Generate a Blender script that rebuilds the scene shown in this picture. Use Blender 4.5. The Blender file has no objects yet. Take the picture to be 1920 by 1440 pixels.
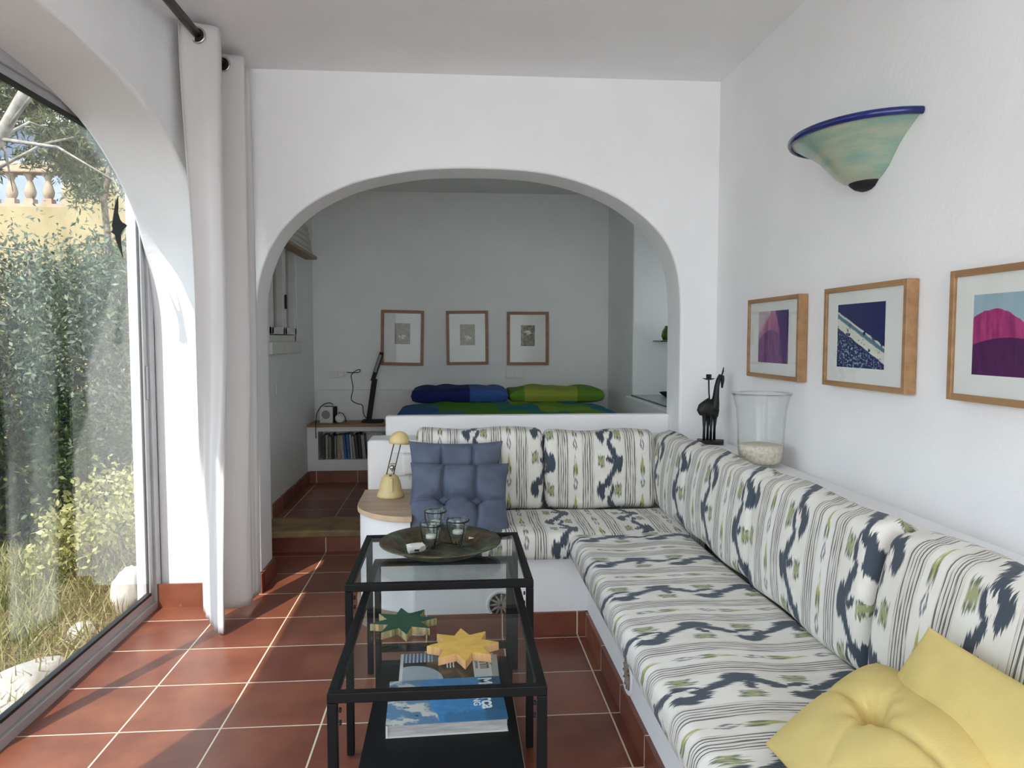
import bpy, bmesh, math, random
import numpy as np
from mathutils import Matrix, Vector
sin, cos, pi, radians = math.sin, math.cos, math.pi, math.radians
random.seed(7)
S = bpy.context.scene
C = S.collection

# ------------------------------------------------------------------ camera
cam = bpy.data.cameras.new('camera'); cam.lens = 26.2; cam.sensor_width = 36; cam.clip_end = 200
cam.clip_start = 0.03
co = bpy.data.objects.new('camera', cam); C.objects.link(co)
co.location = (0, 0, 1.31); co.rotation_euler = (pi/2 - 0.0608, 0, -0.0788)
S.camera = co
# ------------------------------------------------------------------ view
S.view_settings.view_transform = 'Standard'; S.view_settings.look = 'None'
S.view_settings.gamma = 1; S.view_settings.use_curve_mapping = False
S.view_settings.exposure = 1.92
# ------------------------------------------------------------------ sky
W = bpy.data.worlds.new('sky'); S.world = W; W.use_nodes = True
nt = W.node_tree; bg = nt.nodes['Background']
tc = nt.nodes.new('ShaderNodeTexCoord'); sx = nt.nodes.new('ShaderNodeSeparateXYZ')
nt.links.new(tc.outputs['Generated'], sx.inputs[0])
cr = nt.nodes.new('ShaderNodeValToRGB')
cr.color_ramp.elements[0].position = 0.0; cr.color_ramp.elements[0].color = (0.90, 0.95, 1.0, 1)
cr.color_ramp.elements[1].position = 0.6; cr.color_ramp.elements[1].color = (0.68, 0.83, 1.0, 1)
nt.links.new(sx.outputs[2], cr.inputs[0]); nt.links.new(cr.outputs[0], bg.inputs[0])
bg.inputs[1].default_value = 1.25
# ------------------------------------------------------------------ sun
sl = bpy.data.lights.new('sun', 'SUN'); sl.energy = 3.2; sl.angle = radians(0.55); sl.color = (1.0, 0.93, 0.84)
so = bpy.data.objects.new('sun', sl); C.objects.link(so)
so.rotation_euler = Vector((0.399, 0.917, -1.19)).to_track_quat('-Z', 'Y').to_euler()
# daylight portals at the openings (they emit nothing, they only guide the sky sampling)
def portal(name, loc, rot, sx_, sy_):
    l = bpy.data.lights.new(name, 'AREA'); l.shape = 'RECTANGLE'; l.size = sx_; l.size_y = sy_
    l.cycles.is_portal = True
    o = bpy.data.objects.new(name, l); C.objects.link(o); o.location = loc; o.rotation_euler = rot
portal('portal_terrace', (-1.5, -1.05, 1.17), (0, -pi/2, 0), 2.34, 2.3)
portal('portal_rear', (0.13, -2.25, 1.2), (pi/2, 0, 0), 2.6, 2.4)
portal('portal_garden_door', (-1.55, 2.1, 1.15), (0, -pi/2, 0), 2.3, 3.4)
portal('portal_niche', (2.28, 5.275, 1.52), (0, pi/2, 0), 0.84, 0.45)
S.cycles.use_denoising = True
S.cycles.max_bounces = 10; S.cycles.diffuse_bounces = 8; S.cycles.glossy_bounces = 4
S.cycles.transparent_max_bounces = 24; S.cycles.transmission_bounces = 6
S.cycles.caustics_reflective = False; S.cycles.caustics_refractive = False
S.cycles.sample_clamp_indirect = 6

# ================================================================== node maths
class X:
    """tiny expression wrapper: arithmetic on node sockets"""
    def __init__(s, t, v): s.t = t; s.v = v
    def n(s, op, *a, clamp=False):
        nd = s.t.nodes.new('ShaderNodeMath'); nd.operation = op; nd.use_clamp = clamp
        for i, q in enumerate((s,) + a):
            q = q.v if isinstance(q, X) else q
            if isinstance(q, (int, float)): nd.inputs[i].default_value = q
            else: s.t.links.new(q, nd.inputs[i])
        return X(s.t, nd.outputs[0])
    def __add__(s, o): return s.n('ADD', o)
    __radd__ = __add__
    def __sub__(s, o): return s.n('SUBTRACT', o)
    def __rsub__(s, o): return (s*-1) + o
    def __mul__(s, o): return s.n('MULTIPLY', o)
    __rmul__ = __mul__
    def __truediv__(s, o): return s.n('DIVIDE', o)
    def abs(s): return s.n('ABSOLUTE')
    def fract(s): return s.n('FRACT')
    def floor(s): return s.n('FLOOR')
    def sin(s): return s.n('SINE')
    def lt(s, o): return s.n('LESS_THAN', o)
    def gt(s, o): return s.n('GREATER_THAN', o)
    def min(s, o): return s.n('MINIMUM', o)
    def max(s, o): return s.n('MAXIMUM', o)
    def pow(s, o): return s.n('POWER', o)
    def step(s, a, b):                      # 0 at a, 1 at b
        nd = s.t.nodes.new('ShaderNodeMapRange'); nd.interpolation_type = 'SMOOTHSTEP'
        s.t.links.new(s.v, nd.inputs[0])
        if a <= b: nd.inputs[1].default_value = a; nd.inputs[2].default_value = b
        else:
            nd.inputs[1].default_value = b; nd.inputs[2].default_value = a
            nd.inputs[3].default_value = 1; nd.inputs[4].default_value = 0
        return X(s.t, nd.outputs[0])
def comb(t, a, b, c=0.0):
    nd = t.nodes.new('ShaderNodeCombineXYZ')
    for i, q in enumerate((a, b, c)):
        if isinstance(q, X): t.links.new(q.v, nd.inputs[i])
        else: nd.inputs[i].default_value = q
    return nd.outputs[0]
def noise(t, vec, scale, detail=3, rough=0.5, color=False):
    nd = t.nodes.new('ShaderNodeTexNoise'); nd.inputs['Scale'].default_value = scale
    nd.inputs['Detail'].default_value = detail; nd.inputs['Roughness'].default_value = rough
    if vec is not None: t.links.new(vec, nd.inputs['Vector'])
    return X(t, nd.outputs['Color' if color else 'Fac'])
def white(t, vec):
    nd = t.nodes.new('ShaderNodeTexWhiteNoise'); nd.noise_dimensions = '3D'
    t.links.new(vec, nd.inputs[0]); return X(t, nd.outputs[0])
def mixc(t, f, a, b):
    nd = t.nodes.new('ShaderNodeMix'); nd.data_type = 'RGBA'
    for i, q in ((0, f), (6, a), (7, b)):
        if isinstance(q, X): t.links.new(q.v, nd.inputs[i])
        elif isinstance(q, tuple): nd.inputs[i].default_value = q + (1,) if len(q) == 3 else q
        elif isinstance(q, (int, float)): nd.inputs[i].default_value = q
        else: t.links.new(q, nd.inputs[i])
    return nd.outputs[2]
def coords(t, kind='Object'):
    nd = t.nodes.new('ShaderNodeTexCoord'); s = t.nodes.new('ShaderNodeSeparateXYZ')
    t.links.new(nd.outputs[kind], s.inputs[0])
    return nd.outputs[kind], X(t, s.outputs[0]), X(t, s.outputs[1]), X(t, s.outputs[2])
def rgb(*c):                                # sRGB 0-255 -> linear
    return tuple((v/255/12.92 if v <= 10 else ((v/255+0.055)/1.055)**2.4) for v in c)

def new_mat(name):
    m = bpy.data.materials.new(name); m.use_nodes = True
    t = m.node_tree; return m, t, t.nodes['Principled BSDF']
def bump(t, b, h, strength=0.3, dist=0.005):
    nd = t.nodes.new('ShaderNodeBump'); nd.inputs['Strength'].default_value = strength
    nd.inputs['Distance'].default_value = dist
    t.links.new(h.v if isinstance(h, X) else h, nd.inputs['Height'])
    t.links.new(nd.outputs[0], b.inputs['Normal'])
def plain(name, col, rough=0.5, metal=0.0, var=0.0, vs=20, bmp=0.0, bs=80, coat=0.0, spec=0.5, sub=None):
    m, t, b = new_mat(name)
    b.inputs['Base Color'].default_value = col + (1,)
    b.inputs['Roughness'].default_value = rough; b.inputs['Metallic'].default_value = metal
    b.inputs['Coat Weight'].default_value = coat; b.inputs['Specular IOR Level'].default_value = spec
    v, x, y, z = coords(t)
    if var:
        n = noise(t, v, vs, 4).step(0.3, 0.7)
        t.links.new(mixc(t, n, tuple(c*(1-var) for c in col), tuple(min(1, c*(1+var)) for c in col)), b.inputs['Base Color'])
    if bmp: bump(t, b, noise(t, v, bs, 4), bmp, 0.003)
    return m
def glass(name, tint=(0.97, 0.985, 0.98), ior=1.5, rough=0.0, extra=0.0):
    m = bpy.data.materials.new(name); m.use_nodes = True; t = m.node_tree; t.nodes.clear()
    out = t.nodes.new('ShaderNodeOutputMaterial'); mx = t.nodes.new('ShaderNodeMixShader')
    tr = t.nodes.new('ShaderNodeBsdfTransparent'); tr.inputs[0].default_value = tint + (1,)
    gl = t.nodes.new('ShaderNodeBsdfGlossy'); gl.inputs['Roughness'].default_value = rough
    fr = t.nodes.new('ShaderNodeLayerWeight'); fr.inputs[0].default_value = 0.5
    f0 = ((ior-1)/(ior+1))**2
    f = X(t, fr.outputs['Facing']).pow(5.0) * (1.0-f0) + (f0 + extra)
    t.links.new(f.v, mx.inputs[0]); t.links.new(tr.outputs[0], mx.inputs[1]); t.links.new(gl.outputs[0], mx.inputs[2])
    t.links.new(mx.outputs[0], out.inputs[0]); return m

# ------------------------------------------------------------------ materials
def plaster(name, col, s=0.25):
    m, t, b = new_mat(name); v, x, y, z = coords(t)
    n1 = noise(t, v, 3.5, 4); n2 = noise(t, v, 45, 5, 0.6); n3 = noise(t, v, 260, 2)
    t.links.new(mixc(t, n1.step(0.25, 0.75), tuple(c*0.965 for c in col), col), b.inputs['Base Color'])
    b.inputs['Roughness'].default_value = 0.85; b.inputs['Specular IOR Level'].default_value = 0.2
    bump(t, b, n1*2.0 + n2*0.5 + n3*0.12, s, 0.012)
    return m
M = {}
M['plaster'] = plaster('white_plaster', (0.845, 0.845, 0.84))
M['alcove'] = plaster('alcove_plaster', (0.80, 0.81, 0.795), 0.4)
M['rough_plaster'] = plaster('rough_plaster', (0.82, 0.82, 0.82), 0.55)
def terracotta():
    m, t, b = new_mat('terracotta_tiles'); v, x, y, z = coords(t)
    u = (x + 1.1186) / 0.3323; w = (y - 4.178) / 0.335; q = (z - 0.13) / 0.335
    def line(a, th): 
        d = ((a + 0.5).fract() - 0.5).abs()
        return d.step(th*1.25, th*0.8)
    gl = line(u, 0.0085).max(line(w, 0.0085))
    cell = comb(t, (u + 0.0).floor(), (w + 0.0).floor(), 0.0)
    r = white(t, cell)
    n1 = noise(t, v, 5.5, 5, 0.6); n2 = noise(t, v, 30, 4, 0.7)
    sh = comb(t, r*7.0, r*3.0, 0.0)
    c1 = mixc(t, (n1*0.9 + r*0.35).step(0.35, 0.95), rgb(106, 56, 40), rgb(140, 84, 60))
    c2 = mixc(t, n2.step(0.58, 0.85)*0.25, c1, rgb(154, 108, 82))
    dust = noise(t, comb(t, x*5, y*22, z*5), 2.0, 5, 0.7).step(0.66, 0.78)*0.22
    c3 = mixc(t, dust, c2, rgb(225, 190, 170))
    t.links.new(mixc(t, gl, c3, rgb(214, 196, 172)), b.inputs['Base Color'])
    rr = n1*0.15 + gl*0.4 + 0.27
    t.links.new(rr.v, b.inputs['Roughness']); b.inputs['Specular IOR Level'].default_value = 0.5
    bump(t, b, (gl*-1.0) + n1*0.25 + n2*0.06, 0.45, 0.003)
    return m
M['tile'] = terracotta()

def fabric():
    m, t, b = new_mat('ikat_fabric')
    v0, u, v, _ = coords(t, 'UV')
    # threads run along v; every thread is shifted a little, which feathers the edges
    th1 = noise(t, comb(t, u*1.0, v*0.03, 0.0), 210, 2, 0.6)
    th2 = noise(t, comb(t, u*1.0, v*0.02, 3.0), 60, 1, 0.5)
    V = (v + (th1 - 0.5)*0.085 + (th2 - 0.5)*0.04) / 0.29
    U = ((u/0.34 + 0.5).fract() - 0.5)
    f = V.fract()
    tri = (f - 0.5).abs()*-4.0 + 1.0                       # -1 at V=0, +1 at V=.5
    top = (tri.abs()).step(0.45, 1.0)                       # near the turns
    soft = 0.012
    d = (U - tri*0.115 - 0.025).abs()
    line = (d - (top*0.020 + 0.046)).step(soft, -soft)
    f0 = ((V + 0.5).fract() - 0.5); f5 = (f - 0.5)
    def blob(cu, ff, cv, a, c):
        return (((U - cu)/a)*((U - cu)/a) + ((ff - cv)/c)*((ff - cv)/c)).step(1.15, 0.8)
    heart = blob(-0.055, f0, 0.0, 0.135, 0.17).max(blob(0.145, f5, 0.0, 0.062, 0.17)).max(blob(0.02, f5, -0.03, 0.07, 0.055))
    hole = blob(-0.03, f0, 0.04, 0.042, 0.085).max(blob(0.015, f0, -0.04, 0.020, 0.05)).max(blob(-0.055, f0, 0.17, 0.03, 0.06))
    navy = line.max(heart)*(hole*-1.0 + 1.0)
    def rect(cu, ff, cv, a, c):
        return ((U - cu).abs() - a).step(0.01, -0.01) * ((ff - cv).abs() - c).step(0.02, -0.02)
    mot = rect(0.135, f0, 0.0, 0.048, 0.10).max(rect(-0.115, f5, -0.02, 0.048, 0.10))
    mf = f0*(f0.abs().lt(0.25)) + (f5+0.02)*(f5.abs().lt(0.25))
    mdark = (mf.abs()).step(0.035, 0.075)
    mslit = mf.abs().step(0.03, 0.05)*(((U*20.8 + 0.20).fract() - 0.5).abs()).step(0.14, 0.06)
    # stripe bands
    ab = (U.abs() - 0.315)
    band = ab.abs().step(0.098, 0.088)
    lw = noise(t, comb(t, u*1.0, v*0.12, 0.0), 46, 2, 0.6)
    ph = ((U.abs()*30.0 + (lw - 0.5)*1.2).fract() - 0.5).abs()
    lint = noise(t, comb(t, u*1.0, v*0.10, 5.0), 70, 2, 0.5)
    stripes = ph.step(0.25, 0.13) * band * lint.step(0.26, 0.50)
    fine = (((U.abs()*62.0).fract() - 0.5).abs()).step(0.28, 0.12) * band * 0.32
    # little column motif at the middle between the stripe bands
    uc = (U.abs()*-1.0 + 0.5)
    g = (V*1.5).fract()
    gd = (g - 0.35)
    green = (uc - ((gd.abs()*-0.10) + 0.030)).step(0.008, -0.008) * (gd.abs() - 0.26).step(0.04, -0.04)
    kd = (g - 0.80)
    dk = ((uc - ((kd.abs()*-0.16) + 0.026)).abs() - 0.008).step(0.006, -0.004) * (kd.abs() - 0.14).step(0.04, -0.04)
    gv = (gd - 0.12).abs().step(0.16, 0.05) * (uc - 0.022).abs().step(0.016, 0.006)
    base = mixc(t, noise(t, comb(t, u, v, 0.0), 9, 3).step(0.2, 0.8), rgb(214, 210, 200), rgb(226, 224, 217))
    c = mixc(t, fine, base, rgb(125, 115, 95))
    c = mixc(t, stripes*0.9, c, rgb(76, 74, 72))
    c = mixc(t, green*(noise(t, comb(t, u, v*0.2, 1.0), 120, 1).step(0.3, 0.5)), c, rgb(166, 164, 98))
    c = mixc(t, gv*0.9, c, rgb(78, 92, 80))
    c = mixc(t, dk*0.85, c, rgb(84, 88, 100))
    c = mixc(t, navy*(th1.step(0.22, 0.36)*0.25 + 0.75), c, rgb(68, 76, 86))
    c = mixc(t, mot*0.9, c, rgb(142, 147, 98))
    c = mixc(t, mot*mdark*0.8, c, rgb(72, 84, 78))
    c = mixc(t, mot*mslit*0.8, c, rgb(214, 212, 196))
    t.links.new(c, b.inputs['Base Color'])
    b.inputs['Roughness'].default_value = 0.9; b.inputs['Specular IOR Level'].default_value = 0.1
    b.inputs['Sheen Weight'].default_value = 0.15
    wv = (u*2600).sin()*0.5 + (v*2600).sin()*0.5
    big = noise(t, comb(t, u, v, 0.0), 7, 3)
    bump(t, b, big*8.0 + wv*0.05, 0.25, 0.004)
    return m
M['fabric'] = fabric()
M['black'] = plain('black_metal', rgb(12, 12, 12), 0.55, 0.0, 0.1, 30, spec=0.22)
M['black_panel'] = plain('black_panel', rgb(10, 11, 12), 0.55, 0, 0.1, 8, spec=0.22)
M['iron'] = plain('dark_iron', rgb(18, 17, 17), 0.5, 0.1, 0.3, 60, 0.5, 90)
M['glass'] = glass('clear_glass', (0.94, 0.955, 0.95), 1.36)
M['thin_glass'] = glass('thin_glass', (0.985, 0.988, 0.985), 1.25, 0.02, 0.0)
M['cup_glass'] = glass('cup_glass', (0.95, 0.97, 0.96), 1.55, 0.02, 0.01)
M['picture_glass'] = glass('picture_glass', (0.97, 0.975, 0.97), 1.22)
M['door_glass'] = glass('door_glass', (0.93, 0.95, 0.95), 1.62, 0.0, 0.015)
M['alu'] = plain('aluminium', rgb(178, 178, 180), 0.45, 0.25, 0.05, 8)
M['gasket'] = plain('black_gasket', rgb(18, 18, 18), 0.6)
M['white_paint'] = plain('white_lacquer', rgb(214, 214, 208), 0.4, 0, 0.03, 10)
M['white_plastic'] = plain('white_plastic', rgb(222, 222, 218), 0.4, 0, 0.02, 10)
M['grey_shutter'] = plain('grey_shutter', rgb(96, 100, 96), 0.7, 0, 0.1, 10)
M['dark'] = plain('dark_matte', rgb(16, 16, 18), 0.7, 0, 0.1, 20)
M['sand'] = plain('sand', rgb(222, 212, 196), 0.95, 0, 0.15, 90, 0.8, 200)
M['wax'] = plain('candle_wax', rgb(232, 230, 222), 0.5, 0, 0.03, 20)
M['cream'] = plain('cream_plastic', rgb(218, 196, 140), 0.42, 0, 0.06, 14)
M['tan'] = plain('tan_card', rgb(160, 140, 115), 0.7)
M['stone'] = plain('sandstone', rgb(140, 116, 82), 0.7, 0, 0.25, 9, 0.4, 30)
M['rock'] = plain('limestone', rgb(152, 148, 140), 0.9, 0, 0.25, 6, 0.9, 14)
M['soil'] = plain('soil', rgb(70, 62, 44), 0.95, 0, 0.4, 5, 0.8, 20)
M['blue_cloth'] = plain('slate_blue_cotton', rgb(92, 99, 116), 0.9, 0, 0.12, 12, 0.25, 300, spec=0.15)
M['yellow_cloth'] = plain('yellow_cotton', rgb(208, 188, 122), 0.92, 0, 0.06, 9, 0.25, 300, spec=0.12)
M['mat_board'] = plain('mat_board', rgb(236, 236, 232), 0.8, 0, 0.02, 6)
M['bark'] = plain('pale_bark', rgb(120, 114, 106), 0.9, 0, 0.4, 14, 0.9, 40)
M['twig'] = plain('twig', rgb(110, 98, 80), 0.9, 0, 0.3, 20)
M['stucco'] = plain('yellow_stucco', rgb(138, 124, 90), 0.9, 0, 0.12, 2.5, 0.3, 40)
M['balus'] = plain('pink_cast_stone', rgb(150, 130, 110), 0.85, 0, 0.1, 8)
M['house'] = plain('pale_grey_wall', rgb(124, 132, 148), 0.9, 0, 0.08, 2)
M['print_paper'] = plain('paper', rgb(210, 208, 200), 0.7, 0, 0.05, 30)
M['chrome'] = plain('chrome', rgb(190, 188, 182), 0.25, 0.9)
M['dark_brown'] = plain('dark_brown_rod', rgb(42, 24, 18), 0.4, 0, 0.2, 30)

def wood(name, c1, c2, axis='x', scale=1.0, rough=0.45):
    m, t, b = new_mat(name); v, x, y, z = coords(t)
    k = {'x': (1.2, 16, 16), 'y': (16, 1.2, 16), 'z': (16, 16, 1.2)}[axis]
    vec = comb(t, x*k[0]*scale, y*k[1]*scale, z*k[2]*scale)
    n = noise(t, vec, 1.6, 5, 0.6); g = noise(t, vec, 9, 3)
    t.links.new(mixc(t, (n*0.8 + g*0.2).step(0.3, 0.7), c1, c2), b.inputs['Base Color'])
    b.inputs['Roughness'].default_value = rough
    bump(t, b, g, 0.08, 0.002)
    return m
M['oak_y'] = wood('oak_frame', rgb(140, 104, 68), rgb(168, 130, 90), 'y')
M['brown_frame'] = wood('brown_frame', rgb(120, 78, 48), rgb(146, 98, 62), 'x', 1.4)
M['table_wood'] = wood('corner_table_wood', rgb(160, 134, 110), rgb(196, 170, 144), 'x', 0.6)
M['table_edge'] = plain('birch_edge', rgb(206, 178, 146), 0.5, 0, 0.1, 12)
M['desk_wood'] = wood('desk_wood', rgb(120, 88, 58), rgb(150, 114, 78), 'x', 0.8)
M['raw_wood'] = wood('raw_pine', rgb(182, 142, 92), rgb(210, 172, 122), 'z', 2.0, 0.7)

def cloth_translucent(name, col):
    m = bpy.data.materials.new(name); m.use_nodes = True; t = m.node_tree; b = t.nodes['Principled BSDF']
    out = [n for n in t.nodes if n.type == 'OUTPUT_MATERIAL'][0]
    v, x, y, z = coords(t)
    n = noise(t, comb(t, x*8, y*8, z*2), 3, 3)
    t.links.new(mixc(t, n, tuple(c*0.97 for c in col), col), b.inputs['Base Color'])
    b.inputs['Roughness'].default_value = 0.9; b.inputs['Specular IOR Level'].default_value = 0.1
    w = (z*2200).sin()*0.3 + noise(t, comb(t, x*20, y*20, z*1.2), 2, 3)*3.0
    bump(t, b, w, 0.2, 0.003)
    tl = t.nodes.new('ShaderNodeBsdfTranslucent'); tl.inputs[0].default_value = col + (1,)
    mx = t.nodes.new('ShaderNodeMixShader'); mx.inputs[0].default_value = 0.3
    t.links.new(b.outputs[0], mx.inputs[1]); t.links.new(tl.outputs[0], mx.inputs[2]); t.links.new(mx.outputs[0], out.inputs[0])
    return m
M['curtain'] = cloth_translucent('white_linen', (0.80, 0.78, 0.765))
def leafmat(name, c1, c2, tl=0.35):
    m = bpy.data.materials.new(name); m.use_nodes = True; t = m.node_tree; b = t.nodes['Principled BSDF']
    out = [n for n in t.nodes if n.type == 'OUTPUT_MATERIAL'][0]
    g = t.nodes.new('ShaderNodeNewGeometry'); r = X(t, g.outputs['Random Per Island'])
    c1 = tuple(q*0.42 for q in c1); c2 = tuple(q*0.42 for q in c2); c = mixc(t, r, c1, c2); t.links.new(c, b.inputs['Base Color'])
    b.inputs['Roughness'].default_value = 0.5; b.inputs['Specular IOR Level'].default_value = 0.35
    tr = t.nodes.new('ShaderNodeBsdfTranslucent'); t.links.new(c, tr.inputs[0])
    mx = t.nodes.new('ShaderNodeMixShader'); mx.inputs[0].default_value = tl
    t.links.new(b.outputs[0], mx.inputs[1]); t.links.new(tr.outputs[0], mx.inputs[2]); t.links.new(mx.outputs[0], out.inputs[0])
    return m
M['leaf_olive'] = leafmat('olive_leaves', rgb(84, 100, 62), rgb(160, 172, 120))
M['leaf_dark'] = leafmat('dark_leaves', rgb(40, 62, 24), rgb(96, 122, 50))
M['leaf_silver'] = leafmat('silvery_leaves', rgb(90, 108, 84), rgb(176, 188, 156))
M['leaf_yellow'] = leafmat('yellow_leaves', rgb(176, 176, 92), rgb(240, 232, 160))
M['needle'] = leafmat('pine_needles', rgb(84, 98, 60), rgb(166, 170, 120))
M['grass'] = leafmat('grass_blades', rgb(140, 156, 76), rgb(236, 220, 164))

# ================================================================== geometry helpers
class MB:
    def __init__(s): s.v = []; s.f = []; s.m = []; s.uv = []; s.smooth = []
    def add(s, verts, faces, m=0, uvs=None, sm=False):
        o = len(s.v); s.v += [tuple(p) for p in verts]
        for i, f in enumerate(faces):
            s.f.append([o + k for k in f]); s.m.append(m); s.smooth.append(sm)
            s.uv.append(uvs[i] if uvs else None)
        return s
    def box(s, x0, x1, y0, y1, z0, z1, m=0, mat=None):
        p = [(x, y, z) for x in (x0, x1) for y in (y0, y1) for z in (z0, z1)]
        if mat is not None: p = [tuple(mat @ Vector(q)) for q in p]
        return s.add(p, [(0, 1, 3, 2), (4, 6, 7, 5), (0, 4, 5, 1), (2, 3, 7, 6), (0, 2, 6, 4), (1, 5, 7, 3)], m)
    def tube(s, path, r, n=10, m=0, cap=True, flat=1.0):
        path = [Vector(p) for p in path]; k = len(path)
        rs = r if isinstance(r, (list, tuple)) else [r]*k
        tan = []
        for i in range(k):
            a = path[max(i-1, 0)]; b = path[min(i+1, k-1)]; tan.append((b-a).normalized())
        up = Vector((0, 0, 1)) if abs(tan[0].z) < 0.9 else Vector((0, 1, 0))
        nrm = (up - tan[0]*up.dot(tan[0])).normalized()
        vs = []
        for i in range(k):
            nrm = (nrm - tan[i]*nrm.dot(tan[i])).normalized(); bn = tan[i].cross(nrm)
            for j in range(n):
                a = 2*pi*j/n; vs.append(path[i] + (nrm*cos(a) + bn*sin(a)*flat)*rs[i])
        fs = [(i*n+j, i*n+(j+1) % n, (i+1)*n+(j+1) % n, (i+1)*n+j) for i in range(k-1) for j in range(n)]
        if cap: fs += [tuple(range(n-1, -1, -1)), tuple((k-1)*n + j for j in range(n))]
        return s.add(vs, fs, m, sm=True)
    def lathe(s, prof, c=(0, 0, 0), n=32, m=0, mat=None, a0=0, a1=2*pi, sx=1, sy=1):
        full = abs(a1-a0-2*pi) < 1e-6; na = n if full else n+1
        vs = []
        for (r, z) in prof:
            for j in range(na):
                a = a0 + (a1-a0)*j/n; vs.append(Vector((c[0]+r*cos(a)*sx, c[1]+r*sin(a)*sy, c[2]+z)))
        if mat is not None: vs = [mat @ q for q in vs]
        fs = []
        for i in range(len(prof)-1):
            for j in range(n):
                j2 = (j+1) % na
                fs.append((i*na+j, i*na+j2, (i+1)*na+j2, (i+1)*na+j))
        return s.add(vs, fs, m, sm=True)
    def prism(s, poly, z0, z1, m=0, mat=None, msides=None):
        n = len(poly)
        vs = [Vector((x, y, z0)) for x, y in poly] + [Vector((x, y, z1)) for x, y in poly]
        if mat is not None: vs = [mat @ q for q in vs]
        s.add(vs, [tuple(range(n-1, -1, -1)), tuple(range(n, 2*n))], m)
        o = len(s.v) - 2*n
        for i in range(n):
            j = (i+1) % n; s.f.append([o+i, o+j, o+n+j, o+n+i]); s.m.append(m if msides is None else msides)
            s.smooth.append(False); s.uv.append(None)
        return s
    def build(s, name, mats, parent=None, smooth=None, bevel=None, seg=2, loc=None):
        me = bpy.data.meshes.new(name); me.from_pydata([tuple(v) for v in s.v], [], s.f)
        if not isinstance(mats, (list, tuple)): mats = [mats]
        for q in mats: me.materials.append(M[q] if isinstance(q, str) else q)
        me.polygons.foreach_set('material_index', s.m)
        me.polygons.foreach_set('use_smooth', [bool(x) if smooth is None else smooth for x in s.smooth])
        if any(u is not None for u in s.uv):
            ul = me.uv_layers.new(name='UVMap'); k = 0; dat = []
            for f, u in zip(s.f, s.uv):
                for i in range(len(f)): dat += list(u[i]) if u else [0, 0]
            ul.data.foreach_set('uv', dat)
        me.update(); bm = bmesh.new(); bm.from_mesh(me)
        bmesh.ops.recalc_face_normals(bm, faces=bm.faces); bm.to_mesh(me); bm.free()
        o = bpy.data.objects.new(name, me); C.objects.link(o)
        if bevel:
            b = o.modifiers.new('bevel', 'BEVEL'); b.width = bevel; b.segments = seg; b.limit_method = 'ANGLE'
            b.angle_limit = radians(40); b.harden_normals = False
        if parent is not None: o.parent = parent; o.matrix_parent_inverse = parent.matrix_world.inverted()
        return o
def tag(o, label=None, cat=None, group=None, kind=None):
    if label: o['label'] = label
    if cat: o['category'] = cat
    if group: o['group'] = group
    if kind: o['kind'] = kind
    return o
def thing(name, label, cat, loc=(0, 0, 0), group=None):
    o = bpy.data.objects.new(name, None); o.empty_display_size = 0.05; C.objects.link(o); o.location = loc
    o.matrix_world = Matrix.Translation(loc)
    return tag(o, label, cat, group)
def struct(mb, name, mats, bevel=None, **k): return tag(mb.build(name, mats, bevel=bevel, **k), kind='structure')

# ================================================================== THE ROOM
XR = 1.407; XL = -1.15; XO = -1.45; CE = 2.655; YA = 3.90; YB = 4.15
# floor (main level runs under the arch to the step) and the sleeping alcove's raised floor
struct(MB().box(-1.5, 1.5, -2.2, 4.6, -0.12, 0.0), 'floor', 'tile')
struct(MB().box(-1.19, 2.2, 4.6, 6.55, -0.12, 0.13), 'floor', 'tile')
struct(MB().box(-1.5, 1.6, -2.2, YA+0.02, CE, CE+0.2), 'ceiling', 'plaster')
struct(MB().box(-1.5, 2.3, YB-0.02, 6.7, 2.56, 2.86), 'ceiling', 'alcove')
struct(MB().box(-1.5, 1.6, -2.4, -2.2, 2.45, CE+0.2), 'wall_front', 'plaster')
struct(MB().box(XR, XR+0.2, -2.2, YB, -0.1, CE+0.2), 'wall_right', 'plaster')

def arch_wall(name, curve, amin, amax, bmin, bmax, t0, t1, axis, mat, open_bottom=0.0):
    """curve: (a,b) points from lower left up and over to lower right, a increasing. axis 'y': a=X, wall between Y=t0..t1; 'x': a=Y"""
    mb = MB()
    def P(a, b, t): return (a, t, b) if axis == 'y' else (t, a, b)
    pts = [(curve[0][0], open_bottom)] + curve + [(curve[-1][0], open_bottom)]
    n = len(curve)
    # mesh: outer top points share the a of each curve point
    V = []; idx = {}
    def vid(a, b, t):
        k = (round(a, 5), round(b, 5), t)
        if k not in idx: idx[k] = len(V); V.append(P(a, b, t))
        return idx[k]
    F = []
    for t in (t0, t1):
        F.append([vid(amin, bmin, t)] + [vid(*p, t) for p in pts] + [vid(amax, bmin, t), vid(amax, bmax, t), vid(amin, bmax, t)])
    for i in range(len(pts)-1):
        F.append([vid(*pts[i], t0), vid(*pts[i+1], t0), vid(*pts[i+1], t1), vid(*pts[i], t1)])
    for a in (amin, amax):
        F.append([vid(a, bmin, t0), vid(a, bmax, t0), vid(a, bmax, t1), vid(a, bmin, t1)])
    F.append([vid(amin, bmax, t0), vid(amax, bmax, t0), vid(amax, bmax, t1), vid(amin, bmax, t1)])
    mb.add(V, F)
    mb.smooth = [False]*len(F)
    return struct(mb, name, mat, bevel=0.014, seg=3)
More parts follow.
